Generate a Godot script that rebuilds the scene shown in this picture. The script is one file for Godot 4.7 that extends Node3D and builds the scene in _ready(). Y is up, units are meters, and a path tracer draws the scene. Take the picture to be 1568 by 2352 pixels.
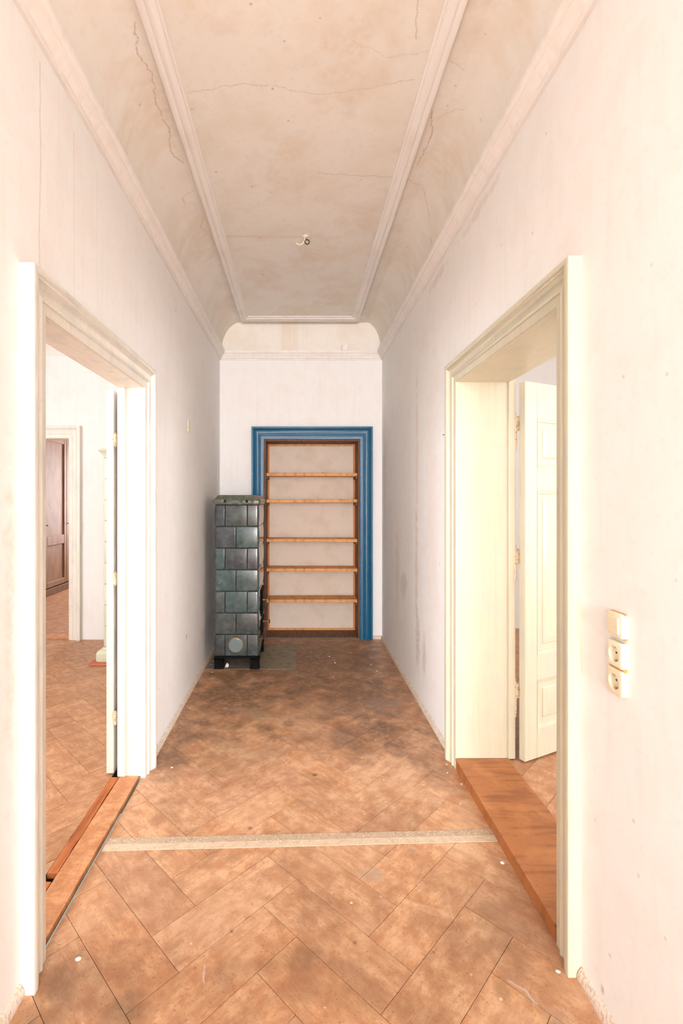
extends Node3D

# ------------------------------------------------------------------ mesh builder
class MB:
	var v := PackedVector3Array()
	var uv := PackedVector2Array()
	var mark := 0

	func tri(a: Vector3, b: Vector3, c: Vector3, ua := Vector2.ZERO, ub := Vector2.ZERO, uc := Vector2.ZERO) -> void:
		v.append(a); v.append(b); v.append(c)
		uv.append(ua); uv.append(ub); uv.append(uc)

	func quad(a: Vector3, b: Vector3, c: Vector3, d: Vector3) -> void:
		tri(a, b, c); tri(a, c, d)

	func begin() -> void:
		mark = v.size()

	# turns the triangles added since begin() so that they run clockwise seen from outside
	func close() -> void:
		var vol := 0.0
		var mid := Vector3.ZERO
		for i in range(mark, v.size()):
			mid += v[i]
		mid /= maxf(1.0, float(v.size() - mark))
		for i in range(mark, v.size(), 3):
			vol += (v[i] - mid).dot((v[i + 1] - mid).cross(v[i + 2] - mid))
		if vol > 0.0:
			for i in range(mark, v.size(), 3):
				var t := v[i + 1]; v[i + 1] = v[i + 2]; v[i + 2] = t
				var q := uv[i + 1]; uv[i + 1] = uv[i + 2]; uv[i + 2] = q

	func face(pts: Array, c: Vector3) -> void:
		for k in range(1, pts.size() - 1):
			var a: Vector3 = pts[0]; var b: Vector3 = pts[k]; var d: Vector3 = pts[k + 1]
			if (b - a).cross(d - a).dot((a + b + d) / 3.0 - c) > 0.0:
				tri(a, d, b)
			else:
				tri(a, b, d)

	func box(lo: Vector3, hi: Vector3, bevel := 0.0) -> void:
		var c := (lo + hi) * 0.5
		var h := (hi - lo) * 0.5
		var bv := minf(bevel, minf(h.x, minf(h.y, h.z)) * 0.9)
		if bv <= 0.0:
			for ax in 3:
				for s in [-1.0, 1.0]:
					var pts := []
					for q in [[-1, -1], [1, -1], [1, 1], [-1, 1]]:
						var p := Vector3.ZERO
						p[ax] = s * h[ax]; p[(ax + 1) % 3] = q[0] * h[(ax + 1) % 3]; p[(ax + 2) % 3] = q[1] * h[(ax + 2) % 3]
						pts.append(c + p)
					face(pts, c)
			return
		var corner := func(s: Vector3, ax: int) -> Vector3:
			var p := Vector3(s.x * (h.x - bv), s.y * (h.y - bv), s.z * (h.z - bv))
			p[ax] = s[ax] * h[ax]
			return c + p
		for ax in 3:
			var b := (ax + 1) % 3
			var d := (ax + 2) % 3
			for s in [-1.0, 1.0]:
				var pts := []
				for q in [[-1, -1], [1, -1], [1, 1], [-1, 1]]:
					var sg := Vector3.ZERO
					sg[ax] = s; sg[b] = q[0]; sg[d] = q[1]
					pts.append(corner.call(sg, ax))
				face(pts, c)
			for s1 in [-1.0, 1.0]:
				for s2 in [-1.0, 1.0]:
					var lo_s := Vector3.ZERO; lo_s[ax] = -1; lo_s[b] = s1; lo_s[d] = s2
					var hi_s := lo_s; hi_s[ax] = 1
					face([corner.call(lo_s, b), corner.call(hi_s, b), corner.call(hi_s, d), corner.call(lo_s, d)], c)
		for sx in [-1.0, 1.0]:
			for sy in [-1.0, 1.0]:
				for sz in [-1.0, 1.0]:
					var sg := Vector3(sx, sy, sz)
					face([corner.call(sg, 0), corner.call(sg, 1), corner.call(sg, 2)], c)

	# rings of equal size, joined; ends closed by fans
	func loft(rings: Array, cap := true, loop := false) -> void:
		begin()
		var n: int = rings[0].size()
		var last := rings.size() if loop else rings.size() - 1
		for i in last:
			var p: PackedVector3Array = rings[i]
			var q: PackedVector3Array = rings[(i + 1) % rings.size()]
			for k in n:
				quad(p[k], p[(k + 1) % n], q[(k + 1) % n], q[k])
		if cap and not loop:
			for e in [0, rings.size() - 1]:
				var r: PackedVector3Array = rings[e]
				var m := Vector3.ZERO
				for p in r:
					m += p
				m /= n
				for k in n:
					if e == 0:
						tri(m, r[(k + 1) % n], r[k])
					else:
						tri(m, r[k], r[(k + 1) % n])
		close()

	func lathe(at: Vector3, axis: Vector3, prof: Array, n := 16) -> void:
		var up := axis.normalized()
		var side := up.cross(Vector3(0, 0, 1) if absf(up.z) < 0.9 else Vector3(1, 0, 0)).normalized()
		var other := up.cross(side)
		var rings := []
		for p in prof:
			var r := PackedVector3Array()
			for k in n:
				var a := TAU * k / n
				r.append(at + up * p[1] + (side * cos(a) + other * sin(a)) * maxf(p[0], 0.00005))
			rings.append(r)
		loft(rings)

	func tube(path: Array, rad: float, n := 8) -> void:
		var rings := []
		var side := Vector3.ZERO
		for i in path.size():
			var d: Vector3 = (path[mini(i + 1, path.size() - 1)] - path[maxi(i - 1, 0)]).normalized()
			if side == Vector3.ZERO:
				side = d.cross(Vector3(0.31, 0.9, 0.2)).normalized()
			side = (side - d * side.dot(d)).normalized()
			var o := d.cross(side)
			var r := PackedVector3Array()
			for k in n:
				var a := TAU * k / n
				r.append(path[i] + (side * cos(a) + o * sin(a)) * rad)
			rings.append(r)
		loft(rings)

	# a closed profile (x: across in the plane, y: along the plane's normal) swept with mitred corners
	func sweep(path: Array, normal: Vector3, prof: PackedVector2Array, loop := false) -> void:
		begin()
		var n := path.size()
		var rings := []
		for i in n:
			var dp := Vector3.ZERO
			var dn := Vector3.ZERO
			if loop or i > 0:
				dp = (path[i] - path[(i - 1 + n) % n]).normalized()
			if loop or i < n - 1:
				dn = (path[(i + 1) % n] - path[i]).normalized()
			if dp == Vector3.ZERO:
				dp = dn
			if dn == Vector3.ZERO:
				dn = dp
			var n1 := normal.cross(dp)
			var n2 := normal.cross(dn)
			var m := (n1 + n2).normalized()
			m = m / maxf(0.2, m.dot(n1))
			var r := PackedVector3Array()
			for p in prof:
				r.append(path[i] + m * p.x + normal * p.y)
			rings.append(r)
		var k := prof.size()
		for i in (n if loop else n - 1):
			var a: PackedVector3Array = rings[i]
			var b: PackedVector3Array = rings[(i + 1) % n]
			for j in k:
				quad(a[j], a[(j + 1) % k], b[(j + 1) % k], b[j])
		if not loop:
			var idx := Geometry2D.triangulate_polygon(prof)
			var a0: PackedVector3Array = rings[0]
			var b0: PackedVector3Array = rings[n - 1]
			# wind the caps against the sides
			var area := 0.0
			for j in k:
				area += prof[j].cross(prof[(j + 1) % k])
			for j in range(0, idx.size(), 3):
				var t0 := prof[idx[j]]; var t1 := prof[idx[j + 1]]; var t2 := prof[idx[j + 2]]
				var same := ((t1 - t0).cross(t2 - t0) > 0.0) == (area > 0.0)
				var o := [idx[j], idx[j + 1], idx[j + 2]] if same else [idx[j], idx[j + 2], idx[j + 1]]
				tri(a0[o[0]], a0[o[2]], a0[o[1]])
				tri(b0[o[0]], b0[o[1]], b0[o[2]])
		close()

	# an upright prism over a polygon in x and z, with grain coordinates
	func prism(poly: PackedVector2Array, y0: float, y1: float, to_uv: Transform2D) -> void:
		begin()
		var idx := Geometry2D.triangulate_polygon(poly)
		var n := poly.size()
		var area := 0.0
		for j in n:
			area += poly[j].cross(poly[(j + 1) % n])
		for j in range(0, idx.size(), 3):
			var p := [poly[idx[j]], poly[idx[j + 1]], poly[idx[j + 2]]]
			if ((p[1] - p[0]).cross(p[2] - p[0]) > 0.0) != (area > 0.0):
				p = [p[0], p[2], p[1]]
			tri(Vector3(p[0].x, y1, p[0].y), Vector3(p[1].x, y1, p[1].y), Vector3(p[2].x, y1, p[2].y), to_uv * p[0], to_uv * p[1], to_uv * p[2])
			tri(Vector3(p[0].x, y0, p[0].y), Vector3(p[2].x, y0, p[2].y), Vector3(p[1].x, y0, p[1].y), to_uv * p[0], to_uv * p[2], to_uv * p[1])
		for j in n:
			var a := poly[j]; var b := poly[(j + 1) % n]
			tri(Vector3(a.x, y1, a.y), Vector3(a.x, y0, a.y), Vector3(b.x, y0, b.y), to_uv * a, to_uv * a, to_uv * b)
			tri(Vector3(a.x, y1, a.y), Vector3(b.x, y0, b.y), Vector3(b.x, y1, b.y), to_uv * a, to_uv * b, to_uv * b)
		close()

	func mesh(crease := 38.0, to_uv2 = null) -> ArrayMesh:
		var n := v.size()
		var fn := PackedVector3Array()
		var near := {}
		var keys := []
		for i in range(0, n, 3):
			var c := (v[i + 2] - v[i]).cross(v[i + 1] - v[i])
			fn.append(c)
		for i in n:
			var k := Vector3i((v[i] * 20000.0).round())
			keys.append(k)
			if near.has(k):
				near[k].append(i / 3)
			else:
				near[k] = [i / 3]
		var limit := cos(deg_to_rad(crease))
		var nm := PackedVector3Array()
		for i in n:
			var own := fn[i / 3].normalized()
			var s := Vector3.ZERO
			for f in near[keys[i]]:
				if fn[f].normalized().dot(own) >= limit:
					s += fn[f]
			nm.append(s.normalized() if s.length() > 0.0 else own)
		var a := []
		a.resize(Mesh.ARRAY_MAX)
		a[Mesh.ARRAY_VERTEX] = v
		a[Mesh.ARRAY_NORMAL] = nm
		a[Mesh.ARRAY_TEX_UV] = uv
		if to_uv2 != null:
			var u2 := PackedVector2Array()
			for p in v:
				u2.append(to_uv2.call(p))
			a[Mesh.ARRAY_TEX_UV2] = u2
		var m := ArrayMesh.new()
		m.add_surface_from_arrays(Mesh.PRIMITIVE_TRIANGLES, a)
		return m

# ------------------------------------------------------------------ names
var taken := {}
var M := {}

func numbered(called: String) -> String:
	taken[called] = taken.get(called, -1) + 1
	return called if taken[called] == 0 else "%s_%03d" % [called, taken[called]]

func tag(o: Node, label: String, category := "", group := "", kind := "") -> Node:
	if label != "": o.set_meta("label", label)
	if category != "": o.set_meta("category", category)
	if group != "": o.set_meta("group", group)
	if kind != "": o.set_meta("kind", kind)
	return o

func base(called: String, at := Vector3.ZERO, turn := 0.0) -> Node3D:
	var o := Node3D.new()
	o.name = numbered(called)
	add_child(o)
	o.position = at
	o.rotation.y = turn
	return o

func put(called: String, m: Mesh, mat: Material, parent: Node = null) -> MeshInstance3D:
	var o := MeshInstance3D.new()
	o.mesh = m
	o.material_override = mat
	o.cast_shadow = GeometryInstance3D.SHADOW_CASTING_SETTING_ON
	if parent == null:
		o.name = numbered(called)
		add_child(o)
	else:
		o.name = called
		parent.add_child(o, true)
	return o

func obj(called: String, b: MB, mat: Material, parent: Node = null, crease := 38.0, to_uv2 = null) -> MeshInstance3D:
	return put(called, b.mesh(crease, to_uv2), mat, parent)

func boxm(lo: Vector3, hi: Vector3, bevel := 0.0) -> MB:
	var b := MB.new()
	b.box(lo, hi, bevel)
	return b

func boxes(list: Array) -> MB:
	var b := MB.new()
	for q in list:
		b.box(Vector3(minf(q[0], q[1]), minf(q[2], q[3]), minf(q[4], q[5])), Vector3(maxf(q[0], q[1]), maxf(q[2], q[3]), maxf(q[4], q[5])))
	return b

func rrect(w: float, d: float, r: float, y: float, at := Vector3.ZERO, n := 4) -> PackedVector3Array:
	var out := PackedVector3Array()
	for c in [[1, 1, 0.0], [-1, 1, 0.5], [-1, -1, 1.0], [1, -1, 1.5]]:
		for k in n + 1:
			var a: float = PI * (c[2] + 0.5 * k / n)
			out.append(at + Vector3(c[0] * (w / 2 - r) + r * cos(a), y, c[1] * (d / 2 - r) + r * sin(a)))
	return out

# ------------------------------------------------------------------ textures
func field(w: int, h: int, freq: float, sd: int, oct := 4, stretch := Vector2(1, 1), kind := FastNoiseLite.TYPE_SIMPLEX_SMOOTH) -> PackedByteArray:
	var f := FastNoiseLite.new()
	f.noise_type = kind
	f.seed = sd
	f.frequency = freq
	f.fractal_octaves = oct
	var img := f.get_seamless_image(maxi(8, int(w / stretch.x)), maxi(8, int(h / stretch.y)), false, false, 0.12)
	img.convert(Image.FORMAT_L8)
	if img.get_width() != w or img.get_height() != h:
		img.resize(w, h, Image.INTERPOLATE_CUBIC)
	return img.get_data()

func tex_from(w: int, h: int, bytes: PackedByteArray, alpha := false) -> ImageTexture:
	var img := Image.create_from_data(w, h, false, Image.FORMAT_RGBA8 if alpha else Image.FORMAT_RGB8, bytes)
	return ImageTexture.create_from_image(img)

# a colour texture: the base colour, then layers [field, threshold low, threshold high, colour, strength] mixed over it
func layered(w: int, h: int, col: Color, layers: Array) -> ImageTexture:
	var out := PackedByteArray()
	out.resize(w * h * 3)
	var n := layers.size()
	var j := 0
	for i in w * h:
		var r := col.r; var g := col.g; var b := col.b
		for k in n:
			var L: Array = layers[k]
			var x: float = L[0][i] / 255.0
			var t: float = clampf((x - L[1]) / (L[2] - L[1]), 0.0, 1.0) * L[4]
			if t > 0.0:
				var c: Color = L[3]
				r += (c.r - r) * t; g += (c.g - g) * t; b += (c.b - b) * t
		out[j] = int(clampf(r, 0, 1) * 255.0); out[j + 1] = int(clampf(g, 0, 1) * 255.0); out[j + 2] = int(clampf(b, 0, 1) * 255.0)
		j += 3
	return tex_from(w, h, out)

# short curved dashes: thin level lines of one field, kept where another is high
func dashes(f: PackedByteArray, keep: PackedByteArray, width: int, level: int) -> PackedByteArray:
	var out := PackedByteArray()
	out.resize(f.size())
	for i in f.size():
		var d := absi((f[i] % 64) - 32)
		if d < width and keep[i] > level:
			out[i] = mini(255, (width - d) * 255 / width)
	return out

func grey_tex(w: int, h: int, bytes: PackedByteArray) -> ImageTexture:
	return ImageTexture.create_from_image(Image.create_from_data(w, h, false, Image.FORMAT_L8, bytes))

# marks drawn on a clear sheet, in metres
class Sheet:
	var img: Image
	var per: float
	var o: Vector2
	var rng := RandomNumberGenerator.new()
	func _init(origin: Vector2, size: Vector2, px_per_m: float, sd: int) -> void:
		per = px_per_m
		o = origin
		img = Image.create_empty(int(size.x * per), int(size.y * per), false, Image.FORMAT_RGBA8)
		img.fill(Color(0.6, 0.5, 0.42, 0.0))
		rng.seed = sd
	func over(x: int, y: int, c: Color, a: float) -> void:
		if x < 0 or y < 0 or x >= img.get_width() or y >= img.get_height() or a <= 0.004:
			return
		var p := img.get_pixel(x, y)
		var na := a + p.a * (1.0 - a)
		var t := a / na
		img.set_pixel(x, y, Color(lerpf(p.r, c.r, t), lerpf(p.g, c.g, t), lerpf(p.b, c.b, t), na))
	func blob(at: Vector2, r: Vector2, c: Color, a: float, nz: FastNoiseLite, rough := 0.5, turn := 0.0) -> void:
		var q := (at - o) * per
		var reach := maxf(r.x, r.y) * per * 1.6
		for y in range(int(q.y - reach), int(q.y + reach) + 1):
			for x in range(int(q.x - reach), int(q.x + reach) + 1):
				var d := (Vector2(x, y) - q).rotated(-turn) / per
				var e := sqrt(d.x * d.x / (r.x * r.x) + d.y * d.y / (r.y * r.y))
				if e > 1.6: continue
				var n1 := nz.get_noise_2d(x * 1.0, y * 1.0)
				var n2 := nz.get_noise_2d(x * 3.7 + 400.0, y * 3.7)
				e += rough * (n1 + 0.4 * n2)
				over(x, y, c, a * clampf((1.0 - e) * 1.6, 0.0, 1.0) * clampf(0.75 + n2 * 0.8, 0.25, 1.0))
	func crack(pts: Array, width: float, c: Color, a: float, wobble := 0.004) -> void:
		for i in pts.size() - 1:
			var p: Vector2 = pts[i]; var q: Vector2 = pts[i + 1]
			var steps := maxi(2, int(p.distance_to(q) * per * 1.5))
			var wob := Vector2.ZERO
			for k in steps:
				wob = wob * 0.92 + Vector2(rng.randf_range(-1, 1), rng.randf_range(-1, 1)) * wobble * 0.3
				var t := (p.lerp(q, float(k) / steps) + wob * sin(PI * k / steps) - o) * per
				var ww := width * per * 0.5 * rng.randf_range(0.6, 1.3)
				for y in range(int(t.y - ww - 1), int(t.y + ww + 2)):
					for x in range(int(t.x - ww - 1), int(t.x + ww + 2)):
						over(x, y, c, a * clampf(ww + 0.5 - Vector2(x, y).distance_to(t), 0.0, 1.0) * rng.randf_range(0.5, 1.0))
	func specks(lo: Vector2, hi: Vector2, n: int, r0: float, r1: float, c: Color, a: float) -> void:
		for k in n:
			var t := (Vector2(rng.randf_range(lo.x, hi.x), rng.randf_range(lo.y, hi.y)) - o) * per
			var ww := rng.randf_range(r0, r1) * per
			for y in range(int(t.y - ww - 1), int(t.y + ww + 2)):
				for x in range(int(t.x - ww - 1), int(t.x + ww + 2)):
					over(x, y, c, a * clampf(ww + 0.5 - Vector2(x, y).distance_to(t), 0.0, 1.0))
	func tex() -> ImageTexture:
		return ImageTexture.create_from_image(img)

func std(col: Color, rough: float, tex: Texture2D = null, metal := 0.0) -> StandardMaterial3D:
	var m := StandardMaterial3D.new()
	m.albedo_color = col
	m.roughness = rough
	m.metallic = metal
	if tex:
		m.albedo_texture = tex
	return m

func tri_map(m: StandardMaterial3D, sc: Vector3, world := true) -> StandardMaterial3D:
	m.uv1_triplanar = true
	m.uv1_world_triplanar = world
	m.uv1_scale = sc
	m.uv1_triplanar_sharpness = 6.0
	return m

func relief(m: StandardMaterial3D, t: Texture2D, cm: float) -> StandardMaterial3D:
	m.heightmap_enabled = true
	m.heightmap_texture = t
	m.heightmap_scale = cm
	return m

func with_detail(m: StandardMaterial3D, t: Texture2D) -> StandardMaterial3D:
	m.detail_enabled = true
	m.detail_albedo = t
	m.detail_blend_mode = BaseMaterial3D.BLEND_MODE_MIX
	m.detail_uv_layer = BaseMaterial3D.DETAIL_UV_2
	return m

func rgb(r: int, g: int, b: int) -> Color:
	return Color8(r, g, b)

# ------------------------------------------------------------------ measures (metres; depth runs along -z from the eye)
const XL := -0.823      # left wall of the corridor
const XR := 0.862       # right wall
const DB := 4.978       # back wall
const YC := 3.285       # ceiling
const YK := 2.98        # top of the cornice
const MOUTH := 2.0      # where the corridor opens into the hall behind the eye
const REAR := 7.5       # window wall of that hall

func _ready() -> void:
	view()
	materials()
	shell()
	floors()
	doors()
	niche()
	stove()
	green_stove()
	small_things()

func view() -> void:
	var cam := Camera3D.new()
	cam.name = "camera"
	add_child(cam)
	cam.position = Vector3(0, 1.465, 0)
	cam.projection = Camera3D.PROJECTION_FRUSTUM
	cam.near = 0.05
	cam.far = 60.0
	cam.size = 0.05 * 2352.0 / 1100.0
	cam.frustum_offset = Vector2(0.05 * 97.4 / 1100.0, -0.05 * 32.4 / 1100.0)
	cam.current = true
	var env := Environment.new()
	env.background_mode = Environment.BG_SKY
	var sky := Sky.new()
	var sm := ProceduralSkyMaterial.new()
	sm.sky_top_color = rgb(205, 220, 240)
	sm.sky_horizon_color = rgb(238, 240, 242)
	sm.ground_bottom_color = rgb(120, 118, 110)
	sm.ground_horizon_color = rgb(190, 190, 185)
	sm.sky_energy_multiplier = 1.2
	sky.sky_material = sm
	env.sky = sky
	env.tonemap_mode = Environment.TONE_MAPPER_LINEAR
	env.tonemap_exposure = 2.3
	env.sdfgi_enabled = true
	env.ssao_enabled = true
	env.ssil_enabled = true
	var we := WorldEnvironment.new()
	we.name = "world_environment"
	we.environment = env
	add_child(we)
	# daylight entering by the windows: hall end and each room; the hall side pair is added fill
	daylight("added_hall_fill_left", Vector3(-3.14, 1.7, 4.6), -PI / 2, Vector2(2.6, 2.0), 26.0, rgb(243, 246, 252))
	daylight("added_hall_fill_right", Vector3(3.14, 1.7, 4.6), PI / 2, Vector2(2.6, 2.0), 26.0, rgb(243, 246, 252))
	daylight("daylight_hall_window_end", Vector3(0.02, 1.75, REAR - 0.04), 0.0, Vector2(1.3, 1.9), 24.0, rgb(243, 246, 252))
	daylight("daylight_left_room_window", Vector3(-4.14, 1.65, -0.8), -PI / 2, Vector2(1.7, 1.8), 6.6, rgb(243, 246, 252))
	daylight("daylight_right_room_window", Vector3(4.14, 1.65, -0.8), PI / 2, Vector2(1.7, 1.8), 5.6, rgb(246, 247, 250))
	daylight("daylight_far_room_window", Vector3(-2.6, 1.6, -8.92), PI, Vector2(1.4, 1.6), 5.0, rgb(243, 246, 252))

func daylight(called: String, at: Vector3, turn: float, size: Vector2, e: float, c: Color) -> void:
	var l := AreaLight3D.new()
	l.name = called
	l.area_size = size
	l.light_energy = e
	l.light_color = c
	l.area_range = 30.0
	l.area_attenuation = 2.0
	l.shadow_enabled = true
	add_child(l)
	l.position = at
	l.rotation.y = turn

func materials() -> void:
	var n := 512
	var soft := field(n, n, 0.008, 11, 4)
	var fine := field(n, n, 0.06, 12, 4)
	var streak := field(n, n, 0.035, 13, 4, Vector2(1, 8))
	var grain := field(n, n, 0.25, 14, 2)
	M.fine_h = grey_tex(n, n, fine)
	M.streak_h = grey_tex(n, n, streak)
	# limewashed walls: off white with faint rose and ochre clouds and brush streaks
	var wt := layered(n, n, rgb(245, 243, 240), [[soft, 0.55, 0.8, rgb(243, 235, 229), 0.4], [soft, 0.5, 0.15, rgb(243, 240, 234), 0.5], [streak, 0.55, 0.9, rgb(238, 232, 226), 0.3], [fine, 0.66, 0.9, rgb(232, 224, 216), 0.2]])
	M.wall = tri_map(std(Color.WHITE, 0.88, wt), Vector3(0.7, 0.7, 0.7))
	M.wall_left = with_detail(M.wall.duplicate(), left_wall_marks())
	M.wall_right = with_detail(M.wall.duplicate(), right_wall_marks())
	# smoke-browned ceiling
	var ct := layered(n, n, rgb(244, 238, 228), [[soft, 0.5, 0.85, rgb(237, 225, 208), 0.5], [fine, 0.62, 0.95, rgb(231, 216, 198), 0.3], [soft, 0.42, 0.12, rgb(245, 239, 231), 0.6]])
	M.ceiling = with_detail(tri_map(std(Color.WHITE, 0.9, ct), Vector3(0.55, 0.55, 0.55)), ceiling_marks())
	var kt := layered(n, n, rgb(246, 241, 235), [[soft, 0.5, 0.85, rgb(240, 230, 219), 0.5], [streak, 0.55, 0.9, rgb(233, 220, 207), 0.35]])
	M.stucco = tri_map(std(Color.WHITE, 0.85, kt), Vector3(0.9, 0.9, 0.9))
	# oil paint on the woodwork
	var pt := layered(n, n, rgb(236, 231, 219), [[streak, 0.5, 0.85, rgb(226, 219, 202), 0.5], [soft, 0.58, 0.8, rgb(212, 212, 206), 0.45], [fine, 0.76, 0.92, rgb(204, 198, 184), 0.35]])
	M.paint = tri_map(std(Color.WHITE, 0.38, pt), Vector3(1.6, 0.8, 1.6))
	var ct2 := layered(n, n, rgb(212, 205, 180), [[streak, 0.5, 0.85, rgb(203, 194, 166), 0.5], [soft, 0.6, 0.8, rgb(197, 196, 184), 0.4], [fine, 0.78, 0.92, rgb(196, 186, 162), 0.35]])
	M.cream = tri_map(std(Color.WHITE, 0.33, ct2), Vector3(1.6, 0.8, 1.6))
	M.worn_base = tri_map(std(Color.WHITE, 0.85, layered(n, n, rgb(228, 214, 198), [[fine, 0.5, 0.66, rgb(186, 158, 132), 0.6], [soft, 0.5, 0.7, rgb(240, 226, 216), 0.6]])), Vector3(2.5, 2.5, 2.5))
	var bt := layered(n, n, rgb(10, 88, 124), [[streak, 0.5, 0.9, rgb(8, 76, 110), 0.3], [soft, 0.55, 0.8, rgb(22, 100, 132), 0.5], [fine, 0.83, 0.9, rgb(190, 200, 205), 0.7]])
	M.blue = tri_map(std(Color.WHITE, 0.36, bt), Vector3(1.8, 0.9, 1.8))
	# oak of the parquet, grain along v
	var g1 := field(1024, 1024, 0.05, 21, 4, Vector2(1, 12))
	var g2 := field(1024, 1024, 0.012, 22, 3, Vector2(1, 3))
	var patch := field(1024, 1024, 0.006, 24, 4)
	var mottle := field(1024, 1024, 0.022, 26, 4, Vector2(1, 1.6))
	var pore := field(1024, 1024, 0.22, 25, 2, Vector2(1, 10))
	var ray := dashes(field(1024, 1024, 0.03, 23, 2, Vector2(1.6, 1)), field(1024, 1024, 0.04, 27, 2), 9, 140)
	M.oak_tex = layered(1024, 1024, rgb(207, 160, 123), [[patch, 0.5, 0.8, rgb(184, 132, 96), 0.75], [patch, 0.46, 0.2, rgb(222, 181, 144), 0.75], [mottle, 0.52, 0.85, rgb(178, 128, 94), 0.45], [mottle, 0.45, 0.15, rgb(222, 182, 146), 0.4], [g2, 0.5, 0.75, rgb(182, 134, 100), 0.4], [g1, 0.52, 0.85, rgb(178, 126, 90), 0.35], [pore, 0.6, 0.9, rgb(168, 118, 84), 0.3], [ray, 0.1, 1.0, rgb(140, 94, 64), 0.7]])
	M.oak = []
	var dirt := floor_marks()
	M.oak_h = grey_tex(1024, 1024, g1)
	for t in [rgb(255, 255, 255), rgb(246, 244, 240), rgb(252, 246, 238), rgb(241, 236, 233), rgb(255, 250, 242), rgb(250, 242, 232)]:
		var m := relief(std(t, 0.46, M.oak_tex), M.oak_h, 0.02)
		M.oak.append(with_detail(m, dirt))
	M.oak_room = []
	for t in [rgb(240, 228, 216), rgb(232, 220, 206), rgb(244, 232, 220), rgb(226, 212, 200)]:
		M.oak_room.append(relief(std(t, 0.4, M.oak_tex), M.oak_h, 0.02))
	M.subfloor = std(rgb(52, 38, 28), 0.9)
	# sawn pine and dark boards
	var pine := layered(512, 512, rgb(224, 160, 92), [[streak, 0.45, 0.8, rgb(196, 124, 62), 0.7], [soft, 0.55, 0.75, rgb(232, 176, 112), 0.5], [grain, 0.75, 0.95, rgb(170, 104, 52), 0.35]])
	M.pine = tri_map(std(Color.WHITE, 0.6, pine), Vector3(0.9, 3.0, 3.0))
	M.pine_up = tri_map(std(rgb(235, 205, 180), 0.6, pine), Vector3(3.0, 0.9, 3.0))
	M.brown_board = tri_map(std(rgb(128, 94, 70), 0.7, layered(512, 512, rgb(235, 220, 205), [[streak, 0.45, 0.8, rgb(180, 150, 130), 0.7]])), Vector3(2, 1, 2))
	var wd := layered(512, 512, rgb(184, 118, 70), [[streak, 0.45, 0.8, rgb(146, 86, 46), 0.7], [soft, 0.55, 0.8, rgb(206, 142, 90), 0.6], [grain, 0.7, 0.95, rgb(120, 72, 40), 0.4], [fine, 0.7, 0.9, rgb(128, 84, 52), 0.4]])
	M.step = relief(std(rgb(236, 228, 215), 0.42, wd), M.streak_h, 0.05)
	M.step.uv1_scale = Vector3(1.2, 1.2, 1)
	M.riser = tri_map(std(rgb(236, 228, 215), 0.42, wd), Vector3(2, 2, 0.8))
	M.sill = relief(std(rgb(255, 232, 206), 0.45, M.oak_tex), M.oak_h, 0.03)
	M.splinter = tri_map(std(rgb(250, 225, 200), 0.8, wd), Vector3(4, 2, 0.8))
	M.panel = tri_map(std(Color.WHITE, 0.6, layered(512, 512, rgb(136, 100, 74), [[soft, 0.35, 0.75, rgb(114, 80, 58), 0.6], [streak, 0.5, 0.85, rgb(152, 114, 88), 0.5]])), Vector3(1.5, 0.7, 1.5))
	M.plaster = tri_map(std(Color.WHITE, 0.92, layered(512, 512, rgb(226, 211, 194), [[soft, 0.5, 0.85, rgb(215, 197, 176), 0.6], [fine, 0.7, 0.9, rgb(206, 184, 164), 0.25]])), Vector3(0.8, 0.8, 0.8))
	# glazed stove tiles
	M.glaze = []
	for c in [rgb(60, 70, 70), rgb(56, 66, 67), rgb(66, 74, 71), rgb(60, 82, 82), rgb(58, 65, 68)]:
		var gt := layered(256, 256, c, [[field(256, 256, 0.012, 30 + M.glaze.size(), 4), 0.45, 0.8, c.lightened(0.12), 0.7], [field(256, 256, 0.02, 40 + M.glaze.size(), 4), 0.5, 0.85, c.darkened(0.25), 0.7]])
		var m := tri_map(std(Color.WHITE, 0.16, gt), Vector3(2.6, 2.6, 2.6))
		m.clearcoat_enabled = true
		m.clearcoat = 0.7
		m.clearcoat_roughness = 0.06
		M.glaze.append(m)
	M.cap = tri_map(std(Color.WHITE, 0.24, layered(256, 256, rgb(86, 92, 82), [[field(256, 256, 0.02, 51, 4), 0.45, 0.8, rgb(128, 122, 100), 0.8]])), Vector3(2.6, 2.6, 2.6))
	M.core = std(rgb(120, 120, 110), 0.8)
	M.iron = tri_map(std(Color.WHITE, 0.55, layered(256, 256, rgb(13, 12, 12), [[field(256, 256, 0.05, 52, 4), 0.55, 0.85, rgb(34, 27, 23), 0.6]])), Vector3(4, 4, 4))
	M.hinge = tri_map(std(Color.WHITE, 0.45, layered(256, 256, rgb(212, 198, 168), [[field(256, 256, 0.02, 55, 3), 0.6, 0.75, rgb(150, 120, 86), 0.6]])), Vector3(6, 6, 6))
	M.iron.metallic_specular = 0.2
	M.brass = std(rgb(150, 120, 70), 0.35, null, 0.9)
	M.hole = std(rgb(10, 10, 10), 0.9)
	M.enamel = std(rgb(112, 126, 128), 0.2)
	M.sheet = tri_map(std(Color.WHITE, 0.5, layered(256, 256, rgb(152, 144, 124), [[field(256, 256, 0.03, 53, 4), 0.45, 0.8, rgb(126, 115, 97), 0.8], [field(256, 256, 0.1, 54, 3), 0.6, 0.85, rgb(150, 142, 126), 0.5]]), 0.35), Vector3(1.5, 1.5, 1.5))
	M.celadon = []
	for c in [rgb(208, 208, 180), rgb(200, 202, 174), rgb(213, 212, 186)]:
		M.celadon.append(std(c, 0.22))
	M.brick_red = std(rgb(196, 112, 84), 0.8)
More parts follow.
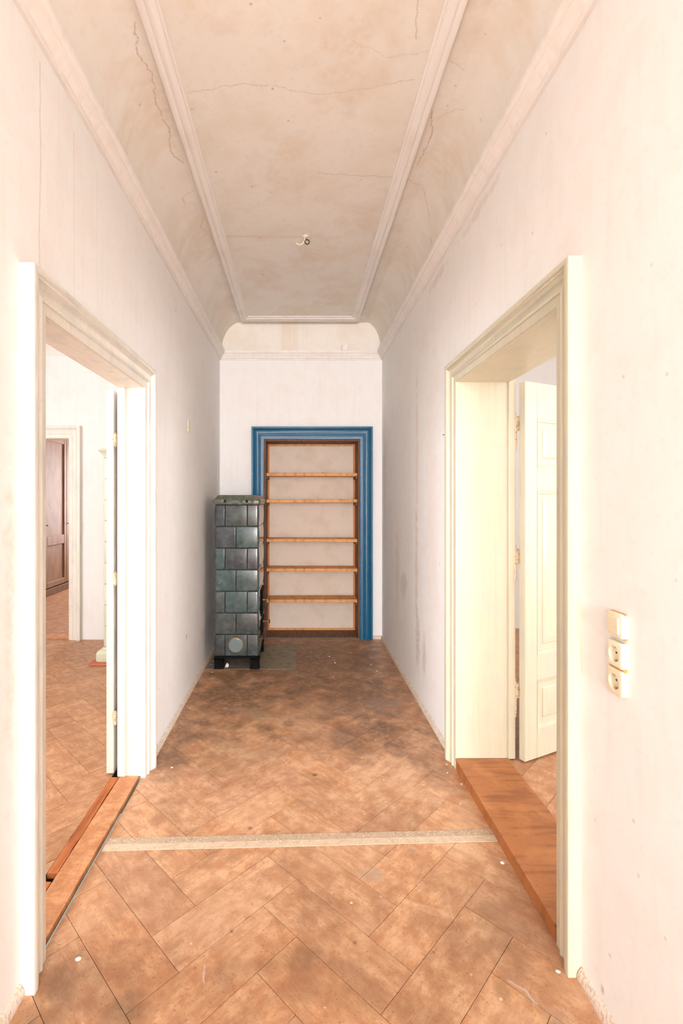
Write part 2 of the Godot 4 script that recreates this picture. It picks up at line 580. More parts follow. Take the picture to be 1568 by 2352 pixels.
	M.tape_grey = tri_map(std(Color.WHITE, 0.5, layered(512, 512, rgb(184, 160, 134), [[field(512, 512, 0.03, 61, 4), 0.5, 0.8, rgb(166, 138, 110), 0.6], [field(512, 512, 0.09, 62, 3), 0.68, 0.74, rgb(226, 214, 200), 0.6]])), Vector3(1.6, 1.6, 1.6))
	M.tape_pale = tri_map(std(Color.WHITE, 0.5, layered(512, 512, rgb(208, 184, 156), [[field(512, 512, 0.03, 63, 4), 0.5, 0.8, rgb(188, 162, 134), 0.6], [field(512, 512, 0.09, 64, 3), 0.7, 0.76, rgb(236, 226, 212), 0.6]])), Vector3(1.6, 1.6, 1.6))
	M.plastic = std(rgb(240, 230, 202), 0.35)
	M.plastic_old = std(rgb(236, 222, 192), 0.4)
	M.backing = std(rgb(206, 152, 84), 0.8)
	M.steel = std(rgb(170, 165, 155), 0.35, null, 1.0)
	M.dark_metal = std(rgb(78, 66, 52), 0.6, null, 0.6)
	M.white = std(rgb(240, 238, 232), 0.6)
	M.rust = std(rgb(140, 74, 40), 0.9)
	M.glass = std(Color(1, 1, 1, 0.08), 0.02)
	M.glass.transparency = BaseMaterial3D.TRANSPARENCY_ALPHA

func patchy(freq: float, sd: int) -> FastNoiseLite:
	var f := FastNoiseLite.new()
	f.seed = sd
	f.frequency = freq
	f.fractal_octaves = 4
	return f

# stains, darker patches and cracks on the left wall; sheet x is depth, sheet y is metres below 2.9
func left_wall_marks() -> Texture2D:
	var s := Sheet.new(Vector2(1.2, 0.0), Vector2(3.8, 2.9), 300.0, 5)
	var nz := patchy(0.03, 71)
	var brown := rgb(170, 140, 112)
	s.crack([Vector2(1.52, 0.05), Vector2(1.525, 0.35), Vector2(1.515, 0.6), Vector2(1.525, 0.76)], 0.003, rgb(206, 186, 164), 0.9, 0.003)
	s.crack([Vector2(1.75, 0.1), Vector2(1.752, 0.8)], 0.002, rgb(222, 206, 190), 0.8, 0.002)
	s.crack([Vector2(1.95, 0.1), Vector2(1.952, 0.82)], 0.002, rgb(226, 212, 198), 0.7, 0.002)
	s.crack([Vector2(2.95, 0.2), Vector2(2.96, 2.8)], 0.002, rgb(220, 204, 190), 0.6, 0.003)
	s.crack([Vector2(3.55, 0.1), Vector2(3.56, 2.8)], 0.002, rgb(220, 204, 190), 0.6, 0.003)
	s.blob(Vector2(3.2, 0.18), Vector2(0.012, 0.025), brown, 0.8, nz)
	s.blob(Vector2(4.75, 1.9), Vector2(0.16, 0.8), rgb(190, 170, 152), 0.35, nz, 0.45)  # tall darker strip by the far corner, beside the stove
	s.blob(Vector2(4.4, 2.62), Vector2(0.5, 0.16), rgb(186, 164, 144), 0.3, nz, 0.5)  # darker band low on the wall beside the stove
	s.blob(Vector2(3.5, 2.45), Vector2(0.02, 0.03), rgb(140, 108, 80), 0.6, nz)
	s.blob(Vector2(4.62, 2.3), Vector2(0.02, 0.07), rgb(120, 96, 84), 0.6, nz, 0.6, 0.4)
	s.blob(Vector2(1.28, 0.72), Vector2(0.03, 0.06), rgb(214, 130, 112), 0.55, nz, 0.8)
	s.blob(Vector2(1.28, 0.92), Vector2(0.03, 0.03), rgb(226, 170, 160), 0.5, nz, 0.8)
	s.specks(Vector2(2.7, 0.1), Vector2(4.9, 2.8), 40, 0.002, 0.006, rgb(160, 128, 100), 0.5)
	s.blob(Vector2(1.36, 1.75), Vector2(0.03, 0.5), rgb(214, 192, 168), 0.35, nz, 0.8)
	return s.tex()

func right_wall_marks() -> Texture2D:
	var s := Sheet.new(Vector2(1.0, 0.0), Vector2(4.0, 2.9), 300.0, 6)
	var nz := patchy(0.03, 72)
	var brown := rgb(172, 146, 116)
	# the rubbed, sooty patch and the long vertical runs above it
	s.blob(Vector2(3.48, 2.46), Vector2(0.075, 0.26), brown, 0.5, nz, 0.3)
	s.blob(Vector2(3.30, 2.52), Vector2(0.06, 0.2), brown, 0.4, nz, 0.35)
	s.blob(Vector2(3.52, 1.95), Vector2(0.05, 0.5), rgb(206, 180, 152), 0.5, nz, 0.6)
	s.blob(Vector2(3.50, 1.1), Vector2(0.05, 0.8), rgb(214, 190, 166), 0.42, nz, 0.6)
	s.blob(Vector2(3.95, 2.15), Vector2(0.16, 0.13), rgb(190, 164, 140), 0.4, nz, 0.4, 0.6)
	s.blob(Vector2(4.2, 2.05), Vector2(0.12, 0.45), rgb(208, 188, 168), 0.35, nz, 0.45)
	s.blob(Vector2(4.82, 1.2), Vector2(0.1, 0.9), rgb(214, 194, 174), 0.35, nz, 0.45)
	s.blob(Vector2(3.1, 1.5), Vector2(0.2, 1.2), rgb(238, 220, 208), 0.4, nz, 0.5)
	s.crack([Vector2(3.35, 0.1), Vector2(3.36, 2.3)], 0.002, rgb(214, 196, 182), 0.7, 0.003)
	s.crack([Vector2(3.75, 0.1), Vector2(3.76, 2.3)], 0.002, rgb(214, 196, 182), 0.7, 0.003)
	s.specks(Vector2(2.7, 0.1), Vector2(4.9, 2.8), 36, 0.002, 0.006, rgb(150, 118, 90), 0.55)
	s.specks(Vector2(1.05, 0.1), Vector2(2.6, 2.8), 30, 0.002, 0.005, rgb(196, 176, 160), 0.55)
	s.blob(Vector2(1.32, 1.9), Vector2(0.006, 0.012), rgb(150, 90, 60), 0.9, nz, 0.4)
	s.blob(Vector2(1.36, 2.83), Vector2(0.012, 0.018), rgb(150, 90, 70), 0.8, nz, 0.4)
	s.blob(Vector2(3.0, 0.06), Vector2(0.25, 0.03), rgb(216, 190, 166), 0.5, nz, 0.8)
	s.blob(Vector2(2.3, 0.05), Vector2(0.3, 0.03), rgb(222, 198, 176), 0.5, nz, 0.8)
	return s.tex()

# cracks and cloudy smoke stains on the ceiling; sheet x runs across from the left wall, sheet y is depth
func ceiling_marks() -> Texture2D:
	var s := Sheet.new(Vector2(-0.9, 1.2), Vector2(1.8, 4.0), 280.0, 7)
	var nz := patchy(0.02, 73)
	var line := rgb(186, 144, 106)
	s.crack([Vector2(-0.63, 1.83), Vector2(-0.66, 1.95), Vector2(-0.63, 2.05), Vector2(-0.66, 2.2), Vector2(-0.64, 2.35), Vector2(-0.67, 2.5), Vector2(-0.63, 2.6)], 0.004, line, 0.75, 0.012)
	s.crack([Vector2(-0.62, 2.83), Vector2(-0.7, 2.86), Vector2(-0.69, 2.92)], 0.003, line, 0.7, 0.01)
	s.crack([Vector2(-0.62, 3.1), Vector2(-0.66, 3.2), Vector2(-0.63, 3.3), Vector2(-0.61, 3.42), Vector2(-0.66, 3.5)], 0.003, line, 0.7, 0.012)
	s.crack([Vector2(-0.5, 2.15), Vector2(-0.25, 2.1), Vector2(0.1, 2.16), Vector2(0.5, 2.08)], 0.003, rgb(206, 172, 140), 0.6, 0.01)
	s.crack([Vector2(0.1, 2.68), Vector2(0.3, 2.7), Vector2(0.6, 2.72), Vector2(0.72, 2.8), Vector2(0.8, 2.95)], 0.003, line, 0.7, 0.01)
	s.crack([Vector2(0.2, 1.9), Vector2(0.36, 1.98), Vector2(0.56, 1.94), Vector2(0.7, 2.04)], 0.002, line, 0.5, 0.01)
	s.crack([Vector2(0.62, 2.25), Vector2(0.66, 2.4), Vector2(0.64, 2.62)], 0.004, line, 0.8, 0.008)
	s.crack([Vector2(0.66, 2.3), Vector2(0.76, 2.2)], 0.002, line, 0.6, 0.008)
	s.crack([Vector2(0.42, 1.62), Vector2(0.43, 1.75), Vector2(0.46, 1.9)], 0.003, line, 0.7, 0.006)
	s.crack([Vector2(-0.5, 3.33), Vector2(0.02, 3.34)], 0.02, rgb(240, 224, 206), 0.75, 0.002)
	s.crack([Vector2(-0.3, 3.0), Vector2(0.0, 2.9), Vector2(0.3, 2.98)], 0.002, rgb(206, 172, 140), 0.5, 0.01)
	for q in [[0.66, 1.7], [-0.3, 1.6], [0.2, 2.0], [-0.68, 2.2], [0.7, 2.6], [-0.1, 2.7], [0.4, 3.1], [-0.65, 3.3], [0.1, 3.6], [0.68, 3.5], [-0.3, 3.9], [0.3, 4.3], [-0.7, 4.5], [0.7, 4.6], [-0.1, 4.8]]:
		s.blob(Vector2(q[0], q[1]), Vector2(0.2, 0.32), rgb(224, 202, 172), 0.36, nz, 0.8)
	s.specks(Vector2(-0.8, 1.4), Vector2(0.85, 4.9), 60, 0.002, 0.006, rgb(170, 128, 92), 0.6)
	s.blob(Vector2(-0.3, 3.9), Vector2(0.01, 0.012), rgb(206, 150, 60), 0.9, nz, 0.3)
	return s.tex()

# ground-in dirt, dust, paint drips and a darker far end on the corridor floor; sheet x across, sheet y depth
func floor_marks() -> Texture2D:
	var s := Sheet.new(Vector2(-0.86, 0.9), Vector2(1.76, 4.2), 230.0, 8)
	var nz := patchy(0.022, 74)
	var soil := rgb(104, 78, 56)
	var grey := rgb(112, 88, 74)
	var dust := rgb(214, 178, 144)
	# uneven film of ground-in dirt over the whole floor
	var film := patchy(0.009, 75)
	for y in s.img.get_height():
		for x in s.img.get_width():
			var n1 := film.get_noise_2d(x, y) + 0.5 * film.get_noise_2d(x * 4.0 + 900.0, y * 4.0)
			if n1 > 0.05:
				s.img.set_pixel(x, y, Color8(128, 92, 66, int(clampf((n1 - 0.05) * 0.9, 0.0, 0.3) * 255.0)))
			elif n1 < -0.15:
				s.img.set_pixel(x, y, Color8(224, 186, 152, int(clampf((-0.15 - n1) * 0.9, 0.0, 0.25) * 255.0)))
	s.blob(Vector2(0.05, 4.15), Vector2(1.0, 1.25), rgb(128, 99, 79), 0.6, nz, 0.45, 0.1)  # darker, greyer brown across the full width of the far end
	s.blob(Vector2(0.0, 4.4), Vector2(0.95, 0.75), rgb(116, 90, 72), 0.7, nz, 0.5)
	s.blob(Vector2(-0.5, 3.45), Vector2(0.42, 0.7), soil, 0.72, nz, 0.8)
	s.blob(Vector2(0.45, 3.5), Vector2(0.45, 0.55), grey, 0.6, nz, 0.8)
	s.blob(Vector2(0.42, 2.92), Vector2(0.36, 0.28), rgb(96, 70, 54), 0.62, nz, 0.8)
	s.blob(Vector2(-0.72, 2.8), Vector2(0.14, 0.4), soil, 0.6, nz, 0.8)
	s.blob(Vector2(0.72, 2.6), Vector2(0.12, 0.32), grey, 0.55, nz, 0.8)
	s.blob(Vector2(0.05, 3.75), Vector2(0.3, 0.25), soil, 0.4, nz, 0.9)
	s.blob(Vector2(-0.15, 3.15), Vector2(0.5, 0.1), dust, 0.6, nz, 0.8, -0.5)
	s.blob(Vector2(-0.35, 2.75), Vector2(0.28, 0.1), dust, 0.55, nz, 0.8, -0.4)
	s.blob(Vector2(0.62, 3.4), Vector2(0.22, 0.14), rgb(176, 150, 138), 0.55, nz, 0.9, 0.3)
	s.blob(Vector2(0.1, 3.3), Vector2(0.25, 0.08), rgb(196, 160, 130), 0.4, nz, 0.8, 0.2)
	s.blob(Vector2(-0.19, 3.05), Vector2(0.05, 0.06), rgb(110, 80, 58), 0.6, nz, 0.2)
	s.blob(Vector2(-0.07, 3.1), Vector2(0.055, 0.06), rgb(110, 80, 58), 0.6, nz, 0.2)
	s.blob(Vector2(0.08, 2.53), Vector2(0.018, 0.016), rgb(70, 50, 36), 0.8, nz, 0.3)
	s.blob(Vector2(-0.22, 2.12), Vector2(0.013, 0.012), rgb(90, 80, 74), 0.8, nz, 0.3)
	s.blob(Vector2(-0.45, 1.8), Vector2(0.1, 0.07), rgb(128, 94, 66), 0.55, nz, 0.9)
	s.blob(Vector2(-0.55, 1.75), Vector2(0.4, 0.2), rgb(176, 132, 98), 0.35, nz, 0.9)
	s.blob(Vector2(-0.1, 1.5), Vector2(0.22, 0.06), rgb(120, 88, 64), 0.5, nz, 0.9, 0.2)
	s.blob(Vector2(-0.5, 1.36), Vector2(0.08, 0.05), rgb(110, 84, 62), 0.55, nz, 0.9)
	s.blob(Vector2(-0.72, 1.42), Vector2(0.08, 0.1), rgb(120, 96, 76), 0.55, nz, 0.9)
	s.blob(Vector2(0.05, 1.45), Vector2(0.16, 0.14), rgb(160, 118, 88), 0.4, nz, 0.9)
	s.blob(Vector2(0.68, 1.6), Vector2(0.14, 0.2), rgb(140, 104, 78), 0.5, nz, 0.9)
	s.blob(Vector2(0.75, 1.25), Vector2(0.12, 0.16), rgb(160, 134, 118), 0.5, nz, 0.9)
	s.blob(Vector2(0.28, 1.86), Vector2(0.07, 0.05), rgb(176, 150, 128), 0.75, nz, 0.8)
	s.blob(Vector2(0.47, 2.0), Vector2(0.02, 0.014), rgb(190, 170, 150), 0.7, nz, 0.5)
	s.blob(Vector2(0.36, 2.03), Vector2(0.018, 0.016), rgb(190, 170, 150), 0.7, nz, 0.5)
	s.blob(Vector2(0.46, 1.7), Vector2(0.16, 0.02), rgb(226, 186, 150), 0.6, nz, 0.8, -0.4)
	s.blob(Vector2(0.6, 1.42), Vector2(0.03, 0.04), rgb(136, 92, 56), 0.6, nz, 0.6)
	s.blob(Vector2(0.3, 1.28), Vector2(0.018, 0.02), rgb(96, 76, 64), 0.7, nz, 0.6)
	s.blob(Vector2(0.0, 1.9), Vector2(0.2, 0.1), rgb(178, 132, 98), 0.35, nz, 0.9)
	s.crack([Vector2(0.56, 1.86), Vector2(0.53, 1.7), Vector2(0.54, 1.6)], 0.002, rgb(232, 200, 170), 0.6, 0.006)
	s.crack([Vector2(0.63, 1.45), Vector2(0.67, 1.42), Vector2(0.68, 1.38)], 0.008, rgb(206, 190, 180), 0.7, 0.004)
	s.crack([Vector2(0.46, 3.4), Vector2(0.45, 3.1), Vector2(0.5, 2.9)], 0.003, rgb(80, 60, 48), 0.6, 0.01)
	s.crack([Vector2(-0.3, 1.5), Vector2(-0.29, 1.44)], 0.004, rgb(240, 232, 222), 0.8, 0.002)
	s.specks(Vector2(-0.8, 1.0), Vector2(0.8, 4.9), 70, 0.0015, 0.0045, rgb(244, 236, 226), 0.95)
	s.specks(Vector2(0.1, 3.6), Vector2(0.8, 4.8), 9, 0.004, 0.009, rgb(230, 216, 200), 0.9)
	s.specks(Vector2(-0.8, 1.0), Vector2(0.8, 4.9), 40, 0.002, 0.006, rgb(90, 66, 48), 0.6)
	return s.tex()

# ------------------------------------------------------------------ the shell of the rooms
func struct(called: String, b: MB, mat: Material, label: String, parent: Node = null, uv2 = null) -> MeshInstance3D:
	var o := obj(called, b, mat, parent, 38.0, uv2)
	if parent == null:
		tag(o, label, "", "", "structure")
	return o

func shell() -> void:
	var top := 3.5
	var lw := func(p: Vector3) -> Vector2: return Vector2((-p.z - 1.2) / 3.8, (2.9 - p.y) / 2.9)
	var rw := func(p: Vector3) -> Vector2: return Vector2((-p.z - 1.0) / 4.0, (2.9 - p.y) / 2.9)
	var cw := func(p: Vector3) -> Vector2: return Vector2((p.x + 0.9) / 1.8, (-p.z - 1.2) / 4.0)
	# left wall with its door opening
	tag(struct("wall_left", boxes([[-0.943, XL, -0.2, top, MOUTH, -1.505], [-0.943, XL, 2.064, top, -1.505, -2.525], [-0.943, XL, -0.2, top, -2.525, -DB]]), M.wall_left, "off-white corridor wall with the doorway beside the dark tiled stove", null, lw), "", "wall")
	tag(struct("wall_right", boxes([[XR, 1.13, -0.2, top, MOUTH, -1.55], [XR, 1.13, 2.109, top, -1.55, -2.61], [XR, 1.13, -0.2, top, -2.61, -DB - 0.4]]), M.wall_right, "off-white corridor wall carrying the light switch, with brown rubbed stains", null, rw), "", "wall")
	# back wall with the niche behind the blue frame
	tag(struct("wall_back", boxes([[-0.943, -0.365, -0.2, top, -DB, -DB - 0.4], [0.635, XR, -0.2, top, -DB, -DB - 0.4], [-0.365, 0.635, 2.08, top, -DB, -DB - 0.4], [-0.365, 0.635, -0.2, 2.08, -DB - 0.33, -DB - 0.4]]), M.wall, "off-white end wall around the blue framed shelf niche"), "", "wall")
	# hall behind the eye: unseen, made wide, side windows added to brighten the corridor
	tag(struct("wall_rear", boxes([[-3.2, -0.63, -0.2, top, REAR, REAR + 0.3], [0.67, 3.2, -0.2, top, REAR, REAR + 0.3], [-0.63, 0.67, -0.2, 0.8, REAR, REAR + 0.3], [-0.63, 0.67, 2.7, top, REAR, REAR + 0.3]]), M.wall, "hall wall with the tall window opposite the shelf niche"), "", "wall")
	tag(struct("wall_hall_left", wall_x(-3.5, -3.2, MOUTH - 0.2, REAR + 0.3, 4.6, 2.6, 0.7, 2.7, top), M.wall, "unseen hall wall with an added wide window on the celadon stove's side"), "", "wall")
	tag(struct("wall_hall_right", wall_x(3.2, 3.5, MOUTH - 0.2, REAR + 0.3, 4.6, 2.6, 0.7, 2.7, top), M.wall, "unseen hall wall with an added wide window on the light switch's side"), "", "wall")
	tag(struct("wall_hall_front", boxes([[-3.2, -0.943, -0.2, top, MOUTH - 0.2, MOUTH], [1.13, 3.2, -0.2, top, MOUTH - 0.2, MOUTH]]), M.wall, "hall wall on both sides of the corridor mouth"), "", "wall")
	tag(struct("ceiling_004", boxes([[-3.5, 3.5, YC, top, MOUTH, REAR + 0.3]]), M.wall, "white ceiling of the hall facing the corridor"), "", "ceiling")
	window("window_5", Vector3(-3.32, 0.7, 4.6), PI / 2, 2.6, 2.0, "added wide white window, unseen, brightening the hall on the celadon stove's side")  # pair of side windows added as fill for the corridor
	window("window_6", Vector3(3.32, 0.7, 4.6), PI / 2, 2.6, 2.0, "added wide white window, unseen, brightening the hall on the light switch's side")
	# ceiling: flat field, coves, end panel
	var cl := base("ceiling")
	tag(cl, "smoke-stained plaster ceiling with coved edges above the corridor", "ceiling", "", "structure")
	obj("field", boxes([[XL, XR, YC, top, MOUTH, -DB]]), M.ceiling, cl, 38.0, cw)
	for side in 2:
		var prof := PackedVector2Array()
		for k in 13:
			var a := PI / 2 * k / 12.0
			if side == 0:
				prof.append(Vector2(-0.60 - 0.205 * cos(a), YK + (YC - YK + 0.002) * sin(a)))
			else:
				prof.append(Vector2(0.685 + 0.165 * cos(a), YK + (YC - YK + 0.002) * sin(a)))
		var xw := XL if side == 0 else XR
		prof.append(Vector2(xw, YC + 0.002))
		prof.append(Vector2(xw, YK))
		var r0 := PackedVector3Array()
		var r1 := PackedVector3Array()
		for p in prof:
			r0.append(Vector3(p.x, p.y, MOUTH))
			r1.append(Vector3(p.x, p.y, -DB))
		var b := MB.new()
		b.loft([r0, r1], false)
		obj("cove", b, M.ceiling, cl, 38.0, cw)
	obj("end_panel", boxes([[XL, XR, YK - 0.02, YC, -DB, -DB + 0.008]]), M.ceiling, cl, 38.0, cw)
	# flat moulding frame on the ceiling
	var mp := PackedVector2Array([Vector2(0, 0), Vector2(0.082, 0), Vector2(0.082, -0.008), Vector2(0.074, -0.012), Vector2(0.068, -0.010), Vector2(0.060, -0.018), Vector2(0.050, -0.024), Vector2(0.038, -0.026), Vector2(0.030, -0.022), Vector2(0.026, -0.026), Vector2(0.014, -0.030), Vector2(0.004, -0.027), Vector2(0, -0.020)])
	var mb := MB.new()
	mb.sweep([Vector3(-0.594, YC, 1.8), Vector3(-0.594, YC, -4.872), Vector3(0.612, YC, -4.872), Vector3(0.612, YC, 1.8)], Vector3.DOWN, flip_t(mp), true)
	tag(struct("trim_1", mb, M.stucco, "long rectangular plaster moulding frame on the flat ceiling field"), "", "moulding")
	# cornice on three walls
	var cp := PackedVector2Array([Vector2(0, 0), Vector2(0.014, 0), Vector2(0.014, 0.012), Vector2(0.022, 0.014), Vector2(0.026, 0.026), Vector2(0.034, 0.038), Vector2(0.046, 0.046), Vector2(0.046, 0.054), Vector2(0.052, 0.056), Vector2(0.058, 0.062), Vector2(0.060, 0.070), Vector2(0.060, 0.083), Vector2(0, 0.083)])
	var cb := MB.new()
	cb.sweep([Vector3(XR, 2.897, MOUTH), Vector3(XR, 2.897, -DB), Vector3(XL, 2.897, -DB), Vector3(XL, 2.897, MOUTH)], Vector3.UP, cp)
	tag(struct("trim_2", cb, M.stucco, "plaster cornice running along the corridor walls below the coved ceiling"), "", "cornice")
	# low worn base strips
	var bp := PackedVector2Array([Vector2(0, 0), Vector2(0.016, 0), Vector2(0.016, 0.014), Vector2(0.011, 0.026), Vector2(0.004, 0.034), Vector2(0, 0.036)])
	for q in [["baseboard_left", [Vector3(XL, 0, -DB), Vector3(XL, 0, -2.622)], "worn base strip along the corridor wall behind the dark stove"], ["baseboard_right", [Vector3(XR, 0, -2.70), Vector3(XR, 0, -DB)], "worn base strip below the stained corridor wall"], ["baseboard_back", [Vector3(XR, 0, -DB), Vector3(0.76, 0, -DB)], "short worn base strip beside the blue door frame"], ["baseboard_right_front", [Vector3(XR, 0, MOUTH), Vector3(XR, 0, -1.458)], "worn base strip below the light switch and sockets"], ["baseboard_left_front", [Vector3(XL, 0, -1.408), Vector3(XL, 0, MOUTH)], "worn base strip facing the light switch wall"]]:
		var b := MB.new()
		b.sweep(q[1], Vector3.UP, bp)
		tag(struct(q[0], b, M.worn_base, q[2]), "", "baseboard")
	# window behind the eye
	window("window_1", Vector3(0.02, 0.8, REAR + 0.12), 0.0, 1.3, 1.9, "tall white casement window of the hall opposite the niche")
	# left room
	tag(struct("wall_left_room_outer", wall_x(-4.5, -4.2, -5.08, 0.5, -0.8, 1.7, 0.75, 2.55, top), M.wall, "outer wall of the room beyond the corridor's left doorway, with its window"), "", "wall")
	tag(struct("wall_left_room_end", boxes([[-4.2, -3.22, -0.2, top, -4.93, -5.08], [-2.35, -0.943, -0.2, top, -4.93, -5.08], [-3.22, -2.35, 2.09, top, -4.93, -5.08]]), M.wall, "white end wall holding the far doorway beside the pale green stove"), "", "wall")
	tag(struct("wall_left_room_front", boxes([[-4.2, -0.943, -0.2, top, 0.3, 0.5]]), M.wall, "front wall of the room with the pale green stove"), "", "wall")
	tag(struct("ceiling_001", boxes([[-4.5, -0.943, YC, top, 0.5, -5.08]]), M.wall, "white ceiling of the room with the pale green stove"), "", "ceiling")
	window("window_2", Vector3(-4.32, 0.75, -0.8), PI / 2, 1.7, 1.8, "white casement window of the room with the pale green stove")
	var lc := MB.new()
	lc.sweep([Vector3(-0.943, 2.93, -4.93), Vector3(-4.2, 2.93, -4.93)], Vector3.UP, cp)
	tag(struct("trim_3", lc, M.stucco, "plaster cornice above the far doorway in the left room"), "", "cornice")
	# far room beyond it
	tag(struct("wall_far_room_outer", boxes([[-4.7, -4.4, -0.2, top, -5.08, -9.2]]), M.plaster, "wall behind the brown panelled wardrobe"), "", "wall")
	tag(struct("wall_far_room_inner", boxes([[-0.943, -0.8, -0.2, top, -5.08, -9.2]]), M.plaster, "inner side wall of the room with the brown wardrobe"), "", "wall")
	tag(struct("wall_far_room_end", boxes([[-4.7, -3.3, -0.2, top, -9.0, -9.2], [-1.9, -0.8, -0.2, top, -9.0, -9.2], [-3.3, -1.9, -0.2, 0.8, -9.0, -9.2], [-3.3, -1.9, 2.4, top, -9.0, -9.2]]), M.plaster, "end wall with the window of the room with the brown wardrobe"), "", "wall")
	tag(struct("ceiling_002", boxes([[-4.7, -0.8, YC, top, -5.08, -9.2]]), M.wall, "ceiling of the room with the brown wardrobe"), "", "ceiling")
	window("window_3", Vector3(-2.6, 0.8, -9.1), 0.0, 1.4, 1.6, "casement window in the room with the brown wardrobe")
	# right room
	tag(struct("wall_right_room_outer", wall_x(4.2, 4.5, -5.4, 0.5, -0.8, 1.7, 0.75, 2.55, top), M.wall, "outer wall of the room behind the cream panelled door"), "", "wall")
	tag(struct("wall_right_room_end", boxes([[1.13, 4.2, -0.2, top, -5.2, -5.4]]), M.wall, "white end wall of the room behind the cream panelled door"), "", "wall")
	tag(struct("wall_right_room_front", boxes([[1.13, 4.5, -0.2, top, 0.3, 0.5]]), M.wall, "front wall of the room behind the cream panelled door"), "", "wall")
	tag(struct("ceiling_003", boxes([[1.13, 4.5, YC, top, 0.5, -5.4]]), M.wall, "white ceiling of the room behind the cream panelled door"), "", "ceiling")
	window("window_4", Vector3(4.32, 0.75, -0.8), PI / 2, 1.7, 1.8, "white casement window of the room behind the cream door")

func flip_t(p: PackedVector2Array) -> PackedVector2Array:
	var o := PackedVector2Array()
	for q in p:
		o.append(Vector2(q.x, -q.y))
	return o

func wall_x(x0: float, x1: float, z0: float, z1: float, zc: float, w: float, y0: float, y1: float, top: float) -> MB:
	return boxes([[x0, x1, -0.2, top, z0, zc - w / 2], [x0, x1, -0.2, top, zc + w / 2, z1], [x0, x1, -0.2, y0, zc - w / 2, zc + w / 2], [x0, x1, y1, top, zc - w / 2, zc + w / 2]])

func window(called: String, at: Vector3, turn: float, w: float, h: float, label: String) -> void:
	var o := base(called, at, turn)
	tag(o, label, "window", "", "structure")
	var f := MB.new()
	for q in [[-w / 2, -w / 2 + 0.06, 0.0, h], [w / 2 - 0.06, w / 2, 0.0, h], [-w / 2 + 0.06, w / 2 - 0.06, 0.0, 0.07], [-w / 2 + 0.06, w / 2 - 0.06, h - 0.06, h]]:
		f.box(Vector3(q[0], q[2], -0.035), Vector3(q[1], q[3], 0.035), 0.004)
	obj("window_frame", f, M.paint, o)
	obj("mullion", boxm(Vector3(-0.03, 0.07, -0.03), Vector3(0.03, h - 0.06, 0.03), 0.004), M.paint, o)
	for s in [-1, 1]:
		obj("pane", boxm(Vector3(-w / 2 + 0.06 if s < 0 else 0.03, 0.07, -0.003), Vector3(-0.03 if s < 0 else w / 2 - 0.06, h - 0.06, 0.003)), M.glass, o)

# ------------------------------------------------------------------ parquet
func parquet(called: String, label: String, rect: Rect2, y: float, w: float, cells: int, origin: Vector2, mats: Array, sd: int, uv2) -> Node3D:
	# rect and origin in x and depth; boards lie at 45 degrees in a herringbone
	var root := base(called)
	tag(root, label, "floor", "", "structure")
	obj("subfloor", boxes([[rect.position.x, rect.end.x, -0.25, y - 0.004, -rect.position.y, -rect.end.y]]), M.subfloor, root)
	var rng := RandomNumberGenerator.new()
	rng.seed = sd
	var clip := PackedVector2Array([rect.position, Vector2(rect.end.x, rect.position.y), rect.end, Vector2(rect.position.x, rect.end.y)])
	var done := {}
	var k := 1.0 / sqrt(2.0)
	var gap := 0.0009
	for p in range(-40, 60):
		for q in range(-40, 60):
			var t := posmod(p - q + 2, 2 * cells)
			var r: Rect2
			var key: String
			var along_a := t < cells
			if along_a:
				key = "h%d_%d" % [p - t, q]
				r = Rect2(p - t, q, cells, 1)
			else:
				var kk := t - cells
				key = "v%d_%d" % [p, q + kk - cells + 1]
				r = Rect2(p, q + kk - cells + 1, 1, cells)
			if done.has(key):
				continue
			done[key] = true
			# lattice (a, b) to floor: a = (x + d)/sqrt2, b = (x - d)/sqrt2, rows count against b
			var poly := PackedVector2Array()
			for c in [Vector2(r.position.x, r.position.y), Vector2(r.end.x, r.position.y), r.end, Vector2(r.position.x, r.end.y)]:
				var mid := r.get_center()
				var a: float = origin.x + c.x * w - signf(c.x - mid.x) * gap
				var b: float = origin.y - c.y * w + signf(c.y - mid.y) * gap
				poly.append(Vector2((a + b) * k, (a - b) * k))
			var cuts := Geometry2D.intersect_polygons(poly, clip)
			for cut in cuts:
				var area := 0.0
				for j in cut.size():
					area += cut[j].cross(cut[(j + 1) % cut.size()])
				if absf(area) < 0.002:
					continue
				var flat := PackedVector2Array()
				for c in cut:
					flat.append(Vector2(c.x, -c.y))
				var dir := Vector2(k, -k) if along_a else Vector2(k, k)   # grain direction in x, z
				var off := Vector2(rng.randf(), rng.randf())
				var across := Vector2(-dir.y, dir.x)
				var xf := Transform2D(Vector2(across.x, dir.x) / 0.7, Vector2(across.y, dir.y) / 0.7, off)
				var b := MB.new()
				b.prism(flat, y - 0.02, y + rng.randf_range(-0.0006, 0.0004), xf)
				obj("parquet_board", b, mats[rng.randi() % mats.size()], root, 30.0, uv2)
	return root

